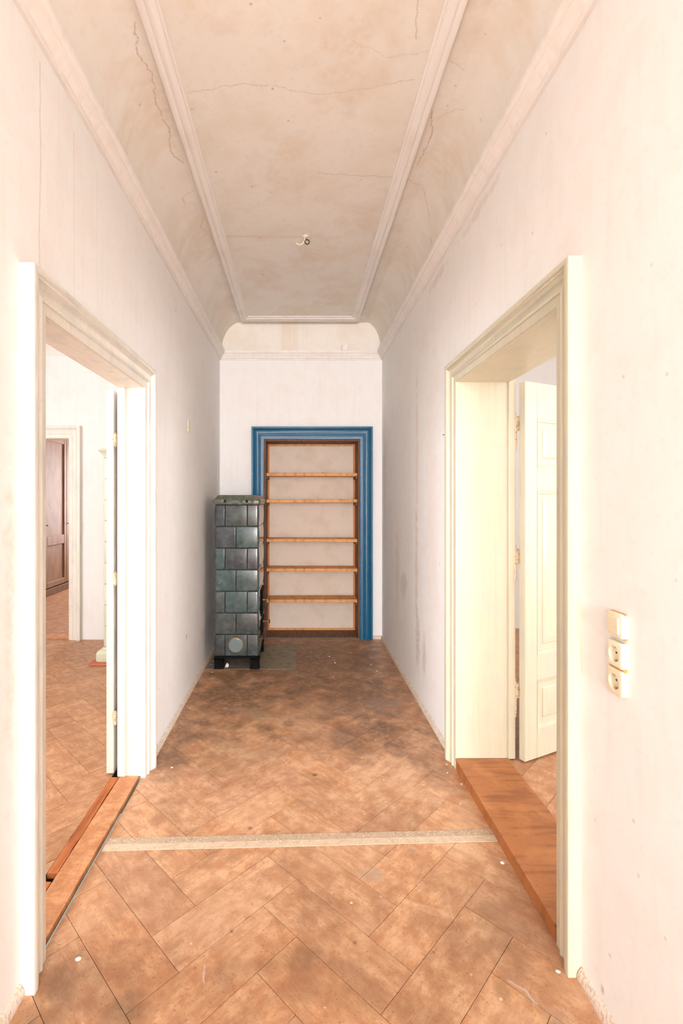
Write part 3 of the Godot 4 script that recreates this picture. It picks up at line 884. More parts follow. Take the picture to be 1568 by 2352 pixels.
func floors() -> void:
	var fw := func(p: Vector3) -> Vector2: return Vector2((p.x + 0.86) / 1.76, (-p.z - 0.9) / 4.2)
	parquet("floor", "worn oak herringbone parquet of the corridor, soiled near the stove", Rect2(XL, 0.7, XR - XL, DB - 0.7), 0.0, 0.1705, 3, Vector2(0.612, -0.796), M.oak, 3, fw)
	var rb := MB.new()
	rb.prism(PackedVector2Array([Vector2(-3.2, REAR), Vector2(3.2, REAR), Vector2(3.2, 2.0), Vector2(XR, 2.0), Vector2(XR, -0.7), Vector2(XL, -0.7), Vector2(XL, 2.0), Vector2(-3.2, 2.0)]), -0.25, 0.0, Transform2D(0.6, Vector2.ZERO))
	tag(obj("floor_001", rb, M.oak[1], null, 38.0, fw), "oak parquet of the hall facing the corridor", "floor", "", "structure")
	parquet("floor_002", "oak parquet in the room with the pale green stove", Rect2(-3.3, 1.3, 3.3 - 0.981, 4.93 - 1.3), 0.006, 0.1705, 3, Vector2(0.5, -0.7), M.oak_room, 4, null)
	var lb := MB.new()
	lb.prism(PackedVector2Array([Vector2(-4.2, 0.3), Vector2(-0.943, 0.3), Vector2(-0.943, -1.3), Vector2(-4.2, -1.3)]), -0.25, 0.005, Transform2D(0.6, Vector2.ZERO))
	tag(obj("floor_003", lb, M.oak_room[0]), "oak floor below the window of the left room", "floor", "", "structure")
	var l2 := MB.new()
	l2.prism(PackedVector2Array([Vector2(-4.2, -1.3), Vector2(-3.3, -1.3), Vector2(-3.3, -4.93), Vector2(-4.2, -4.93)]), -0.25, 0.005, Transform2D(0.6, Vector2.ZERO))
	tag(obj("floor_004", l2, M.oak_room[1]), "oak floor along the outer wall of the left room", "floor", "", "structure")
	var fb := MB.new()
	fb.prism(PackedVector2Array([Vector2(-4.4, -5.08), Vector2(-0.943, -5.08), Vector2(-0.943, -9.0), Vector2(-4.4, -9.0)]), -0.25, 0.01, Transform2D(0.9, Vector2.ZERO))
	tag(obj("floor_005", fb, M.oak_room[3]), "dull oak floor in front of the brown panelled wardrobe", "floor", "", "structure")
	parquet("floor_006", "oak parquet in the room behind the cream panelled door", Rect2(1.125, 1.2, 1.9, 2.6), 0.052, 0.1705, 3, Vector2(0.45, -0.75), M.oak_room, 5, null)
	var qb := MB.new()
	qb.prism(PackedVector2Array([Vector2(1.13, 0.3), Vector2(4.2, 0.3), Vector2(4.2, -1.2), Vector2(1.13, -1.2)]), -0.25, 0.05, Transform2D(0.6, Vector2.ZERO))
	qb.prism(PackedVector2Array([Vector2(3.025, -1.2), Vector2(4.2, -1.2), Vector2(4.2, -3.8), Vector2(3.025, -3.8)]), -0.25, 0.05, Transform2D(0.6, Vector2.ZERO))
	qb.prism(PackedVector2Array([Vector2(1.13, -3.8), Vector2(4.2, -3.8), Vector2(4.2, -5.2), Vector2(1.13, -5.2)]), -0.25, 0.05, Transform2D(0.6, Vector2.ZERO))
	tag(obj("floor_007", qb, M.oak_room[2]), "oak floor along the walls of the room behind the cream door", "floor", "", "structure")

# ------------------------------------------------------------------ door frames, leaves, thresholds
func casing_profile(w: float, t: float) -> PackedVector2Array:
	var p := PackedVector2Array()
	for q in [[0, 0], [0, 0.36], [0.03, 0.42], [0.28, 0.44], [0.30, 0.56], [0.34, 0.62], [0.38, 0.58], [0.42, 0.50], [0.50, 0.50], [0.62, 0.58], [0.70, 0.72], [0.74, 0.90], [0.78, 0.86], [0.80, 0.96], [0.84, 1.0], [0.97, 1.0], [1.0, 0.95], [1.0, 0]]:
		p.append(Vector2(q[0] * w, q[1] * t))
	return p

func casing(path: Array, normal: Vector3, w: float, t: float) -> MB:
	# the profile goes outwards from the opening whichever way the path turns
	var mid := Vector3.ZERO
	for p in path:
		mid += p
	mid /= path.size()
	var d: Vector3 = (path[1] - path[0]).normalized()
	var out := normal.cross(d)
	var prof := casing_profile(w, t)
	if out.dot(path[0] - mid) < 0.0:
		path = path.duplicate()
		path.reverse()
	var b := MB.new()
	b.sweep(path, normal, prof)
	return b

func three_sided(z0: float, z1: float, y: float, x: float, y0 := 0.0) -> Array:
	return [Vector3(x, y0, z0), Vector3(x, y, z0), Vector3(x, y, z1), Vector3(x, y0, z1)]

func doors() -> void:
	# left doorway
	var a := base("trim_4")
	tag(a, "white painted casing and jambs of the doorway in the corridor's left wall", "door frame", "", "structure")
	obj("casing", casing(three_sided(-1.525, -2.505, 2.044, XL), Vector3(1, 0, 0), 0.115, 0.045), M.paint, a)
	obj("casing", casing(three_sided(-1.525, -2.505, 2.044, -0.943), Vector3(-1, 0, 0), 0.105, 0.004), M.paint, a)
	obj("jamb", boxm(Vector3(-0.943, 0.012, -2.525), Vector3(XL + 0.012, 2.06, -2.502), 0.002), M.paint, a)
	obj("jamb", boxm(Vector3(-0.943, 0.012, -1.528), Vector3(XL + 0.012, 2.06, -1.505), 0.002), M.paint, a)
	obj("head_board", boxm(Vector3(-0.943, 2.04, -2.502), Vector3(XL + 0.012, 2.064, -1.528), 0.002), M.paint, a)
	obj("door_stop", boxm(Vector3(-0.945, 0.014, -2.503), Vector3(-0.905, 2.04, -2.489), 0.003), M.paint, a)
	obj("door_stop", boxm(Vector3(-0.945, 0.014, -1.541), Vector3(-0.905, 2.04, -1.527), 0.003), M.paint, a)
	# leaf folded back into the left room
	var leaf := make_leaf("door_leaf", Vector3(-0.992, 0.018, -2.515), deg_to_rad(95.5), 0.9, 2.014, 0.037, [[0.10, 0.44], [0.60, 1.48], [1.62, 1.90]], M.paint, [1.75, 1.025, 0.296], 1.0, 0.36)
	tag(leaf, "white panelled door leaf folded back against the left room's wall", "door")
	# right doorway, through a thick wall and one step up
	var r := base("trim_5")
	tag(r, "cream painted casing and deep jambs of the doorway next to the light switch", "door frame", "", "structure")
	obj("casing", casing(three_sided(-1.575, -2.588, 2.092, XR), Vector3(-1, 0, 0), 0.113, 0.042), M.cream, r)
	obj("casing", casing(three_sided(-1.575, -2.588, 2.092, 1.13, 0.05), Vector3(1, 0, 0), 0.10, 0.02), M.cream, r)
	obj("jamb", boxm(Vector3(XR - 0.014, 0.058, -2.612), Vector3(1.13, 2.11, -2.586), 0.002), M.cream, r)
	obj("jamb", boxm(Vector3(XR - 0.014, 0.058, -1.577), Vector3(1.13, 2.11, -1.551), 0.002), M.cream, r)
	obj("head_board", boxm(Vector3(XR - 0.014, 2.09, -2.586), Vector3(1.13, 2.111, -1.577), 0.002), M.cream, r)
	obj("door_stop", boxm(Vector3(1.128, 0.058, -2.60), Vector3(1.165, 2.10, -2.578), 0.003), M.cream, r)
	var rl := make_leaf("door_leaf", Vector3(1.192, 0.06, -2.562), deg_to_rad(26.0), 0.98, 2.027, 0.038, [[0.155, 0.42], [0.555, 1.445], [1.57, 1.835]], M.cream, [1.765, 1.05, 0.328], -1.0)
	tag(rl, "cream panelled door leaf standing open into the right room", "door")
	# threshold of the left doorway: a worn board with a split edge
	var s := base("threshold_board", Vector3(-0.88, 0, -2.015))
	tag(s, "worn oak threshold board with splintered edge in the left doorway", "threshold")
	var sb := MB.new()
	sb.prism(PackedVector2Array([Vector2(-0.052, -0.487), Vector2(0.044, -0.487), Vector2(0.046, 0.487), Vector2(-0.052, 0.487)]), -0.01, 0.014, Transform2D(Vector2(0.0, 1.6), Vector2(1.3, 0.0), Vector2(0.2, 0.1)))
	obj("board", sb, M.sill, s, 30.0)
	var rng := RandomNumberGenerator.new()
	rng.seed = 9
	for q in [[-0.1, -0.48, -0.11, 0.2], [-0.097, -0.11, 0.16, 0.5], [-0.098, 0.2, 0.485, 0.8]]:
		var sp := MB.new()
		var poly := PackedVector2Array()
		var n := 8
		for k in n + 1:
			poly.append(Vector2(q[0] + rng.randf_range(-0.001, 0.002), lerpf(q[1], q[2], float(k) / n)))
		for k in n + 1:
			poly.append(Vector2(-0.056 - rng.randf_range(0.0, 0.006), lerpf(q[2], q[1], float(k) / n)))
		sp.prism(poly, -0.01, 0.012 - rng.randf() * 0.003, Transform2D(Vector2(0.0, 1.6), Vector2(2.0, 0.0), Vector2(0.5, 0.4)))
		obj("splinter", sp, M.splinter, s, 30.0)
	# step of the right doorway
	var st := base("door_step", Vector3(0.99, 0, -2.08))
	tag(st, "brown wooden step board raised in the right doorway", "step")
	var tb := MB.new()
	tb.prism(PackedVector2Array([Vector2(-0.146, -0.506), Vector2(0.134, -0.506), Vector2(0.134, 0.5), Vector2(-0.146, 0.5)]), 0.047, 0.058, Transform2D(Vector2(0.0, 1.0), Vector2(1.0, 0.0), Vector2(0.3, 0.2)))
	obj("tread", tb, M.step, st, 30.0)
	obj("riser", boxm(Vector3(-0.144, -0.01, -0.506), Vector3(-0.12, 0.047, 0.5), 0.001), M.riser, st)
	obj("wedge", boxm(Vector3(-0.142, 0.0, 0.47), Vector3(-0.12, 0.05, 0.502), 0.004), M.white, st)
	# doorway in the end wall of the left room
	var e := base("trim_6")
	tag(e, "cream casing of the far doorway that shows the brown wardrobe", "door frame", "", "structure")
	obj("casing", casing([Vector3(-2.362, 0, -4.93), Vector3(-2.362, 2.082, -4.93), Vector3(-3.21, 2.082, -4.93), Vector3(-3.21, 0, -4.93)], Vector3(0, 0, 1), 0.122, 0.04), M.paint, e)
	obj("jamb", boxm(Vector3(-2.364, 0.0, -5.08), Vector3(-2.35, 2.09, -4.92), 0.002), M.paint, e)
	obj("jamb", boxm(Vector3(-3.22, 0.0, -5.08), Vector3(-3.206, 2.09, -4.92), 0.002), M.paint, e)
	obj("head_board", boxm(Vector3(-3.206, 2.076, -5.08), Vector3(-2.364, 2.09, -4.92), 0.002), M.paint, e)
	var t2 := MB.new()
	t2.prism(PackedVector2Array([Vector2(-3.2, -4.935), Vector2(-2.365, -4.935), Vector2(-2.365, -5.085), Vector2(-3.2, -5.085)]), -0.1, 0.022, Transform2D(Vector2(1.6, 0.0), Vector2(0.0, 1.3), Vector2(0.1, 0.3)))
	tag(obj("threshold_board", t2, M.sill), "plain oak threshold board under the far cream doorway", "threshold")
	wardrobe()

func make_leaf(called: String, at: Vector3, turn: float, w: float, h: float, th: float, panels: Array, mat: Material, hinge_at: Array, side: float, reach := 1.0) -> Node3D:
	# local: the hinge edge at x = 0, the leaf along +x; thickness along z
	var o := base(called, at, turn)
	var st := 0.095
	var z0 := -th / 2
	var z1 := th / 2
	obj("stile", boxm(Vector3(0, 0, z0), Vector3(st, h, z1), 0.002), mat, o)
	obj("stile", boxm(Vector3(w - st, 0, z0), Vector3(w, h, z1), 0.002), mat, o)
	var y := 0.0
	for p in panels:
		obj("rail", boxm(Vector3(st, y, z0), Vector3(w - st, p[0], z1), 0.001), mat, o)
		var q := obj("panel", boxm(Vector3(st, p[0], z0 + 0.011), Vector3(w - st, p[1], z1 - 0.011)), mat, o)
		var f := MB.new()
		for s in [-1.0, 1.0]:
			# the panel's raised field
			var zz: float = s * (th / 2 - 0.011)
			var ring := []
			for d in [[0.05, 0.0], [0.056, 0.004], [0.085, 0.007]]:
				var r := PackedVector3Array()
				for c in [[0, 0], [1, 0], [1, 1], [0, 1]]:
					r.append(Vector3(lerpf(st + d[0], w - st - d[0], c[0]), lerpf(p[0] + d[0], p[1] - d[0], c[1]), zz + s * d[1]))
				ring.append(r)
			f.loft(ring)
		obj("raised_field", f, mat, q, 5.0)
		var g := MB.new()
		for s in [-1.0, 1.0]:
			g.sweep([Vector3(st, p[0], s * (th / 2 - 0.011)), Vector3(w - st, p[0], s * (th / 2 - 0.011)), Vector3(w - st, p[1], s * (th / 2 - 0.011)), Vector3(st, p[1], s * (th / 2 - 0.011))], Vector3(0, 0, 1), PackedVector2Array([Vector2(0, 0), Vector2(0.02, 0), Vector2(0.018, s * 0.006), Vector2(0.008, s * 0.010), Vector2(0, s * 0.012)]), true)
		obj("moulding", g, mat, q)
		y = p[1]
	obj("rail", boxm(Vector3(st, y, z0), Vector3(w - st, h, z1), 0.001), mat, o)
	for hy in hinge_at:
		var b := MB.new()
		var c := Vector3(-0.014, hy, side * (th / 2 + 0.012))
		b.lathe(c, Vector3.UP, knuckle(reach, [[0.0, -0.105], [0.005, -0.103], [0.0065, -0.096], [0.004, -0.089], [0.0055, -0.085], [0.0085, -0.08], [0.0085, -0.002], [0.0095, 0.0], [0.0085, 0.002], [0.0085, 0.08], [0.0055, 0.085], [0.004, 0.089], [0.0065, 0.096], [0.005, 0.103], [0.0, 0.105]]), 12)
		b.box(Vector3(-0.016, hy + 0.002, minf(side * (th / 2 - 0.004), side * (th / 2 + 0.012))), Vector3(0.006, hy + 0.08 * reach, maxf(side * (th / 2 - 0.004), side * (th / 2 + 0.012))), 0.001)
		obj("hinge", b, M.hinge, o)
	return o

func knuckle(reach: float, prof: Array) -> Array:
	var out := []
	for p in prof:
		out.append([p[0], p[1] * reach])
	return out

func wardrobe() -> void:
	var o := base("wardrobe", Vector3(-4.05, 0.01, -7.3))
	tag(o, "brown panelled wooden wardrobe seen through the far doorway", "wardrobe")
	obj("carcass", boxm(Vector3(-0.3, 0.09, -1.02), Vector3(0.31, 2.6, 1.02), 0.004), M.panel, o)
	obj("plinth", boxm(Vector3(-0.3, 0, -1.04), Vector3(0.35, 0.1, 1.04), 0.006), M.brown_board, o)
	obj("cornice", boxm(Vector3(-0.3, 2.58, -1.05), Vector3(0.38, 2.68, 1.05), 0.02), M.panel, o)
	for k in 3:
		var z0 := 0.98 - k * 0.655
		var z1 := z0 - 0.648
		var d := Node3D.new()
		d.name = "door"
		o.add_child(d, true)
		var fr := MB.new()
		for q in [[z0, z0 - 0.07, 0.12, 2.56], [z1 + 0.07, z1, 0.12, 2.56], [z0 - 0.07, z1 + 0.07, 0.12, 0.2], [z0 - 0.07, z1 + 0.07, 0.74, 0.88], [z0 - 0.07, z1 + 0.07, 2.3, 2.56]]:
			fr.box(Vector3(0.311, q[2], q[1]), Vector3(0.35, q[3], q[0]), 0.006)
		obj("frame", fr, M.panel, d)
		for q in [[0.2, 0.74], [0.88, 2.3]]:
			obj("panel", boxm(Vector3(0.312, q[0], z1 + 0.07), Vector3(0.326, q[1], z0 - 0.07)), M.panel, d)
		obj("knob", knob(Vector3(0.35, 1.05, z0 - 0.035), Vector3(1, 0, 0), 0.014), M.brass, d)

func knob(at: Vector3, axis: Vector3, r: float) -> MB:
	var b := MB.new()
	b.lathe(at, axis, [[r * 0.8, 0.0], [r * 0.7, r * 0.3], [r * 0.35, r * 0.6], [r * 0.35, r * 1.3], [r * 0.9, r * 1.8], [r, r * 2.2], [r * 0.7, r * 2.6], [0.0, r * 2.75]], 12)
	return b

# ------------------------------------------------------------------ niche with shelves behind the blue frame
func niche() -> void:
	var f := base("trim_7")
	tag(f, "glossy blue painted door casing around the shelf niche", "door frame", "", "structure")
	var prof := PackedVector2Array()
	for q in [[0, 0], [0, 0.012], [0.012, 0.016], [0.034, 0.016], [0.037, 0.028], [0.044, 0.031], [0.056, 0.026], [0.072, 0.028], [0.09, 0.037], [0.1, 0.046], [0.106, 0.043], [0.11, 0.048], [0.124, 0.048], [0.127, 0.045], [0.127, 0]]:
		prof.append(Vector2(q[0], q[1]))
	var b := MB.new()
	b.sweep([Vector3(-0.363, 0.0, -DB), Vector3(-0.363, 2.074, -DB), Vector3(0.632, 2.074, -DB), Vector3(0.632, 0.0, -DB)], Vector3(0, 0, 1), prof)
	obj("casing", b, M.blue, f)
	var o := base("built_in_bookcase", Vector3(0.135, 0, -5.14))
	tag(o, "built-in bookcase with five bare pine shelves inside the blue frame", "bookcase")
	var w := 0.498
	obj("back_panel", boxm(Vector3(-w + 0.018, 0.012, -0.155), Vector3(w - 0.018, 2.068, -0.140)), M.plaster, o)
	obj("side_panel", boxm(Vector3(-w, 0.0, -0.155), Vector3(-w + 0.018, 2.074, 0.155), 0.001), M.brown_board, o)
	obj("side_panel", boxm(Vector3(w - 0.018, 0.0, -0.155), Vector3(w, 2.074, 0.155), 0.001), M.brown_board, o)
	obj("top_panel", boxm(Vector3(-w + 0.018, 2.055, -0.14), Vector3(w - 0.018, 2.074, 0.155), 0.001), M.brown_board, o)
	obj("bottom_panel", boxm(Vector3(-w + 0.018, 0.0, -0.14), Vector3(w - 0.018, 0.012, 0.15), 0.001), M.brown_board, o)
	for s in [-1.0, 1.0]:
		obj("batten", boxm(Vector3(s * (w - 0.027) - 0.009, 0.012, -0.14), Vector3(s * (w - 0.027) + 0.009, 2.055, -0.122), 0.001), M.pine_up, o)
	obj("batten", boxm(Vector3(-w + 0.036, 2.035, -0.14), Vector3(w - 0.036, 2.055, -0.124), 0.001), M.pine, o)
	obj("batten", boxm(Vector3(-w + 0.036, 0.012, -0.14), Vector3(w - 0.036, 0.032, -0.124), 0.001), M.pine, o)
	var rng := RandomNumberGenerator.new()
	rng.seed = 31
	for y in [1.728, 1.449, 1.032, 0.721, 0.395]:
		var tilt := rng.randf_range(-0.003, 0.003)
		var sh := MB.new()
		sh.box(Vector3(-0.479, -0.033, -0.10), Vector3(0.479, 0.0, 0.115), 0.0025)
		var so := obj("shelf", sh, M.pine, o)
		so.position = Vector3(0, y, -0.02)
		so.rotation.z = tilt
		for s in [-1.0, 1.0]:
			obj("cleat", boxm(Vector3(s * 0.47 - 0.01, y - 0.062, -0.122), Vector3(s * 0.47 + 0.01, y - 0.035, 0.08), 0.001), M.brown_board, o)

# ------------------------------------------------------------------ dark tiled stove
# a tile wraps along a plan path (points with outward normals); pillowed face with rounded edges
func tile(path: Array, h: float, bulge := 0.0035, edge := 0.005, deep := 0.018) -> MB:
	var total := 0.0
	var at := [0.0]
	for i in path.size() - 1:
		total += (path[i + 1][0] - path[i][0]).length()
		at.append(total)
	# resample with more points at the ends
	var us := []
	for e in [0.0, 0.3, 0.65, 1.0]:
		us.append(edge * e)
	for i in range(1, path.size() - 1):
		if at[i] > edge * 1.2 and at[i] < total - edge * 1.2:
			us.append(at[i])
	var k := 3
	for j in range(1, k + 1):
		us.append(edge + (total - 2 * edge) * j / (k + 1))
	for e in [1.0, 0.65, 0.3, 0.0]:
		us.append(total - edge * e)
	us.sort()
	var vs := []
	for e in [0.0, 0.3, 0.65, 1.0]:
		vs.append(edge * e)
	for j in range(1, 6):
		vs.append(edge + (h - 2 * edge) * j / 6.0)
	for e in [1.0, 0.65, 0.3, 0.0]:
		vs.append(h - edge * e)
	var rnd := func(t: float) -> float:
		var x := clampf(t, 0.0, edge)
		return edge - sqrt(maxf(0.0, edge * edge - (edge - x) * (edge - x)))
	var grid := []
	for u in us:
		var i := 0
		while i < path.size() - 2 and at[i + 1] < u:
			i += 1
		var f: float = clampf((u - at[i]) / maxf(1e-6, at[i + 1] - at[i]), 0.0, 1.0)
		var p: Vector2 = path[i][0].lerp(path[i + 1][0], f)
		var nn: Vector2 = path[i][1].lerp(path[i + 1][1], f).normalized()
		var col := []
		for y in vs:
			var inset: float = rnd.call(minf(u, total - u)) + rnd.call(minf(y, h - y))
			var out: float = bulge * (1.0 - pow(2.0 * y / h - 1.0, 2.0)) - inset
			var q := p + nn * out
			col.append(Vector3(q.x, y, q.y))
		grid.append([col, nn])
	var b := MB.new()
	b.begin()
	var n := us.size()
	var m := vs.size()
	for i in n - 1:
		for j in m - 1:
			b.quad(grid[i][0][j], grid[i + 1][0][j], grid[i + 1][0][j + 1], grid[i][0][j + 1])
	# returns into the wall of the stove
	var back := func(i: int, j: int) -> Vector3:
		var g: Vector3 = grid[i][0][j]
		var nn: Vector2 = grid[i][1]
		return g - Vector3(nn.x, 0, nn.y) * deep
	for i in n - 1:
		b.quad(grid[i + 1][0][0], grid[i][0][0], back.call(i, 0), back.call(i + 1, 0))
		b.quad(grid[i][0][m - 1], grid[i + 1][0][m - 1], back.call(i + 1, m - 1), back.call(i, m - 1))
	for j in m - 1:
		b.quad(grid[0][0][j], grid[0][0][j + 1], back.call(0, j + 1), back.call(0, j))
		b.quad(grid[n - 1][0][j + 1], grid[n - 1][0][j], back.call(n - 1, j), back.call(n - 1, j + 1))
	for i in n - 1:
		b.quad(back.call(i, 0), back.call(i, m - 1), back.call(i + 1, m - 1), back.call(i + 1, 0))
	b.close()
	return b

# the perimeter of a rounded rectangle from arc length s0 to s1, measured from the middle of the front
func rim(w: float, d: float, r: float, s0: float, s1: float) -> Array:
	var pts := []   # [arc length, position, normal] over one and a half turns either way
	var lens := [w / 2 - r, PI / 2 * r, d - 2 * r, PI / 2 * r, w / 2 - r]
	var make := func(sg: float) -> Array:
		var out := []
		var s := 0.0
		out.append([0.0, Vector2(0, d / 2), Vector2(0, 1)])
		s += lens[0]
		for k in 7:
			var a := PI / 2 * k / 6.0
			out.append([s + r * a, Vector2(sg * (w / 2 - r + r * sin(a)), d / 2 - r + r * cos(a)), Vector2(sg * sin(a), cos(a))])
		s += lens[1]
		s += lens[2]
		for k in 7:
			var a := PI / 2 + PI / 2 * k / 6.0
			out.append([s + r * (a - PI / 2), Vector2(sg * (w / 2 - r + r * sin(a)), -d / 2 + r + r * cos(a)), Vector2(sg * sin(a), cos(a))])
		s += lens[3]
		out.append([s + lens[4], Vector2(0, -d / 2), Vector2(0, -1)])
		return out
	var right: Array = make.call(1.0)
	var left: Array = make.call(-1.0)
	left.reverse()
	for q in left:
		if q[0] > 1e-5:
			pts.append([-q[0], q[1], q[2]])
	pts.append_array(right)
	var find := func(s: float) -> Array:
		for i in pts.size() - 1:
			if s >= pts[i][0] - 1e-6 and s <= pts[i + 1][0] + 1e-6:
				var f: float = (s - pts[i][0]) / maxf(1e-6, pts[i + 1][0] - pts[i][0])
				return [pts[i][1].lerp(pts[i + 1][1], f), pts[i][2].lerp(pts[i + 1][2], f).normalized()]
		return [pts[0][1], pts[0][2]]
	var res := [find.call(s0)]
	for q in pts:
		if q[0] > s0 + 1e-4 and q[0] < s1 - 1e-4:
			res.append([q[1], q[2]])
	res.append(find.call(s1))
	return res

func stove() -> void:
	var w := 0.375
	var d := 0.53
	var h := 0.185
	var o := base("tiled_stove", Vector3(-0.5335, 0.0025, -4.362))
	tag(o, "tall dark grey-green tiled stove on black iron feet beside the niche", "stove")
	obj("core", boxm(Vector3(-w / 2 + 0.012, 0.11, -d / 2 + 0.012), Vector3(w / 2 - 0.012, 1.41, d / 2 - 0.012)), M.core, o)
	var rng := RandomNumberGenerator.new()
	rng.seed = 17
	var half := w / 2 + d + w / 2 - 0.001
	var rowa := [-half, -half + 0.2, -0.1875 - 0.36, -0.1875 - 0.18, -0.1, 0.09, 0.1875 + 0.18, 0.1875 + 0.36, half - 0.2, half]
	var rowb := [-half, -half + 0.1, -0.1875 - 0.45, -0.1875 - 0.27, -0.1875 - 0.09, -0.006, 0.1875 + 0.09, 0.1875 + 0.27, 0.1875 + 0.45, half - 0.1, half]
	for k in 7:
		var y := 0.1086 + (6 - k) * h
		var cuts: Array = rowa if k % 2 == 0 else rowb
		for i in cuts.size() - 1:
			var s0: float = cuts[i] + 0.0006
			var s1: float = cuts[i + 1] - 0.0006
			if s1 - s0 < 0.03:
				continue
			var t := obj("tile", tile(rim(w, d, 0.016, s0, s1), h - 0.0012, 0.006, 0.007), M.glaze[rng.randi() % M.glaze.size()] if not (k == 4 and i >= 4 and i <= 5) else M.glaze[3], o, 50.0)
			t.position = Vector3(0, y, 0)
	# capping
	var rings := []
	for q in [[-0.004, 1.402], [0.008, 1.404], [0.014, 1.410], [0.017, 1.420], [0.018, 1.432], [0.016, 1.444], [0.011, 1.452], [0.004, 1.457], [-0.004, 1.463], [-0.014, 1.476], [-0.020, 1.484], [-0.028, 1.487]]:
		rings.append(rrect(w + 2 * q[0], d + 2 * q[0], 0.02, q[1]))
	var cb := MB.new()
	cb.loft(rings)
	var cap := obj("cap", cb, M.cap, o)
	for x in [-0.0565, 0.0385, 0.1365]:
		var rb := MB.new()
		var at := Vector3(x, 1.433, d / 2 + 0.0172)
		rb.lathe(at, Vector3(0, 0, 1), [[0.006, 0.0], [0.0055, 0.004], [0.0, 0.006]], 10)
		for k in 6:
			var a := TAU * k / 6.0
			rb.lathe(at + Vector3(cos(a), sin(a), 0) * 0.0105, Vector3(0, 0, 1), [[0.0058, 0.0], [0.005, 0.003], [0.0, 0.0048]], 8)
		obj("rosette", rb, M.cap, cap)
	for x in [-0.0965, 0.0885]:
		var hb := MB.new()
		hb.lathe(Vector3(x, 1.434, d / 2 + 0.0145), Vector3(0, 0, 1), [[0.0125, 0.0], [0.0125, 0.0038], [0.0, 0.0039]], 14)
		obj("vent_hole", hb, M.hole, cap)
	# iron base and feet
	obj("base_plate", boxm(Vector3(-w / 2 - 0.002, 0.088, -d / 2 - 0.002), Vector3(w / 2 + 0.002, 0.1085, d / 2 + 0.002), 0.004), M.iron, o)
	for sx in [-1.0, 1.0]:
		for sz in [-1.0, 1.0]:
			var fr := []
			for q in [[0.082, 0.0], [0.082, 0.012], [0.076, 0.016], [0.078, 0.07], [0.088, 0.088]]:
				fr.append(rrect(q[0], q[0], 0.008, q[1], Vector3(sx * (w / 2 - 0.034), 0, sz * (d / 2 - 0.034)), 2))
			var fb := MB.new()
			fb.loft(fr)
			obj("foot", fb, M.iron, o)
	# round cleaning lid in the lowest row
	var lb := MB.new()
	lb.lathe(Vector3(-0.008, 0.203, d / 2 + 0.001), Vector3(0, 0, 1), [[0.06, 0.0], [0.061, 0.005], [0.058, 0.008], [0.052, 0.009], [0.048, 0.0075], [0.0, 0.009]], 32)
	var lid := obj("cleaning_lid", lb, M.enamel, o)
	var rg := MB.new()
	var pts := []
	for k in 33:
		pts.append(Vector3(-0.008 + cos(TAU * k / 32.0) * 0.063, 0.203 + sin(TAU * k / 32.0) * 0.063, d / 2 + 0.005))
	rg.tube(pts, 0.0028, 6)
	obj("ring", rg, M.brass, lid)
	# fire door and ash door on the side towards the niche
	for q in [["fire_door", 0.40, 0.64, -0.18, 0.08, 0.545], ["ash_door", 0.23, 0.375, -0.16, 0.06, 0.345]]:
		var db := MB.new()
		db.box(Vector3(w / 2, q[1], q[3]), Vector3(w / 2 + 0.012, q[2], q[4]), 0.004)
		db.box(Vector3(w / 2 + 0.012, q[1] + 0.02, q[3] + 0.02), Vector3(w / 2 + 0.02, q[2] - 0.02, q[4] - 0.02), 0.003)
		var dd := obj(q[0], db, M.iron, o)
		var kb := MB.new()
		kb.lathe(Vector3(w / 2 + 0.02, q[5], q[4] - 0.035), Vector3(1, 0, 0), [[0.011, 0.0], [0.011, 0.006], [0.005, 0.01], [0.005, 0.03], [0.008, 0.034], [0.005, 0.038], [0.005, 0.05], [0.016, 0.054], [0.021, 0.058], [0.019, 0.062], [0.0, 0.066]], 14)
		obj("knob", kb, M.brass, dd)
		for yy in [q[1] + 0.03, q[2] - 0.03]:
			var hb := MB.new()
			hb.lathe(Vector3(w / 2 + 0.014, yy - 0.012, q[3] + 0.004), Vector3.UP, [[0.005, 0.0], [0.005, 0.024]], 8)
			obj("hinge", hb, M.iron, dd)
	# sheet under the stove
	var sh := MB.new()
	sh.box(Vector3(-0.385, 0.0, -0.31), Vector3(0.385, 0.0025, 0.31), 0.0008)
	var plate := obj("hearth_plate", sh, M.sheet)
	plate.position = Vector3(-0.413, 0.0, -4.405)
	tag(plate, "thin grey metal sheet on the floor under the dark tiled stove", "hearth plate")

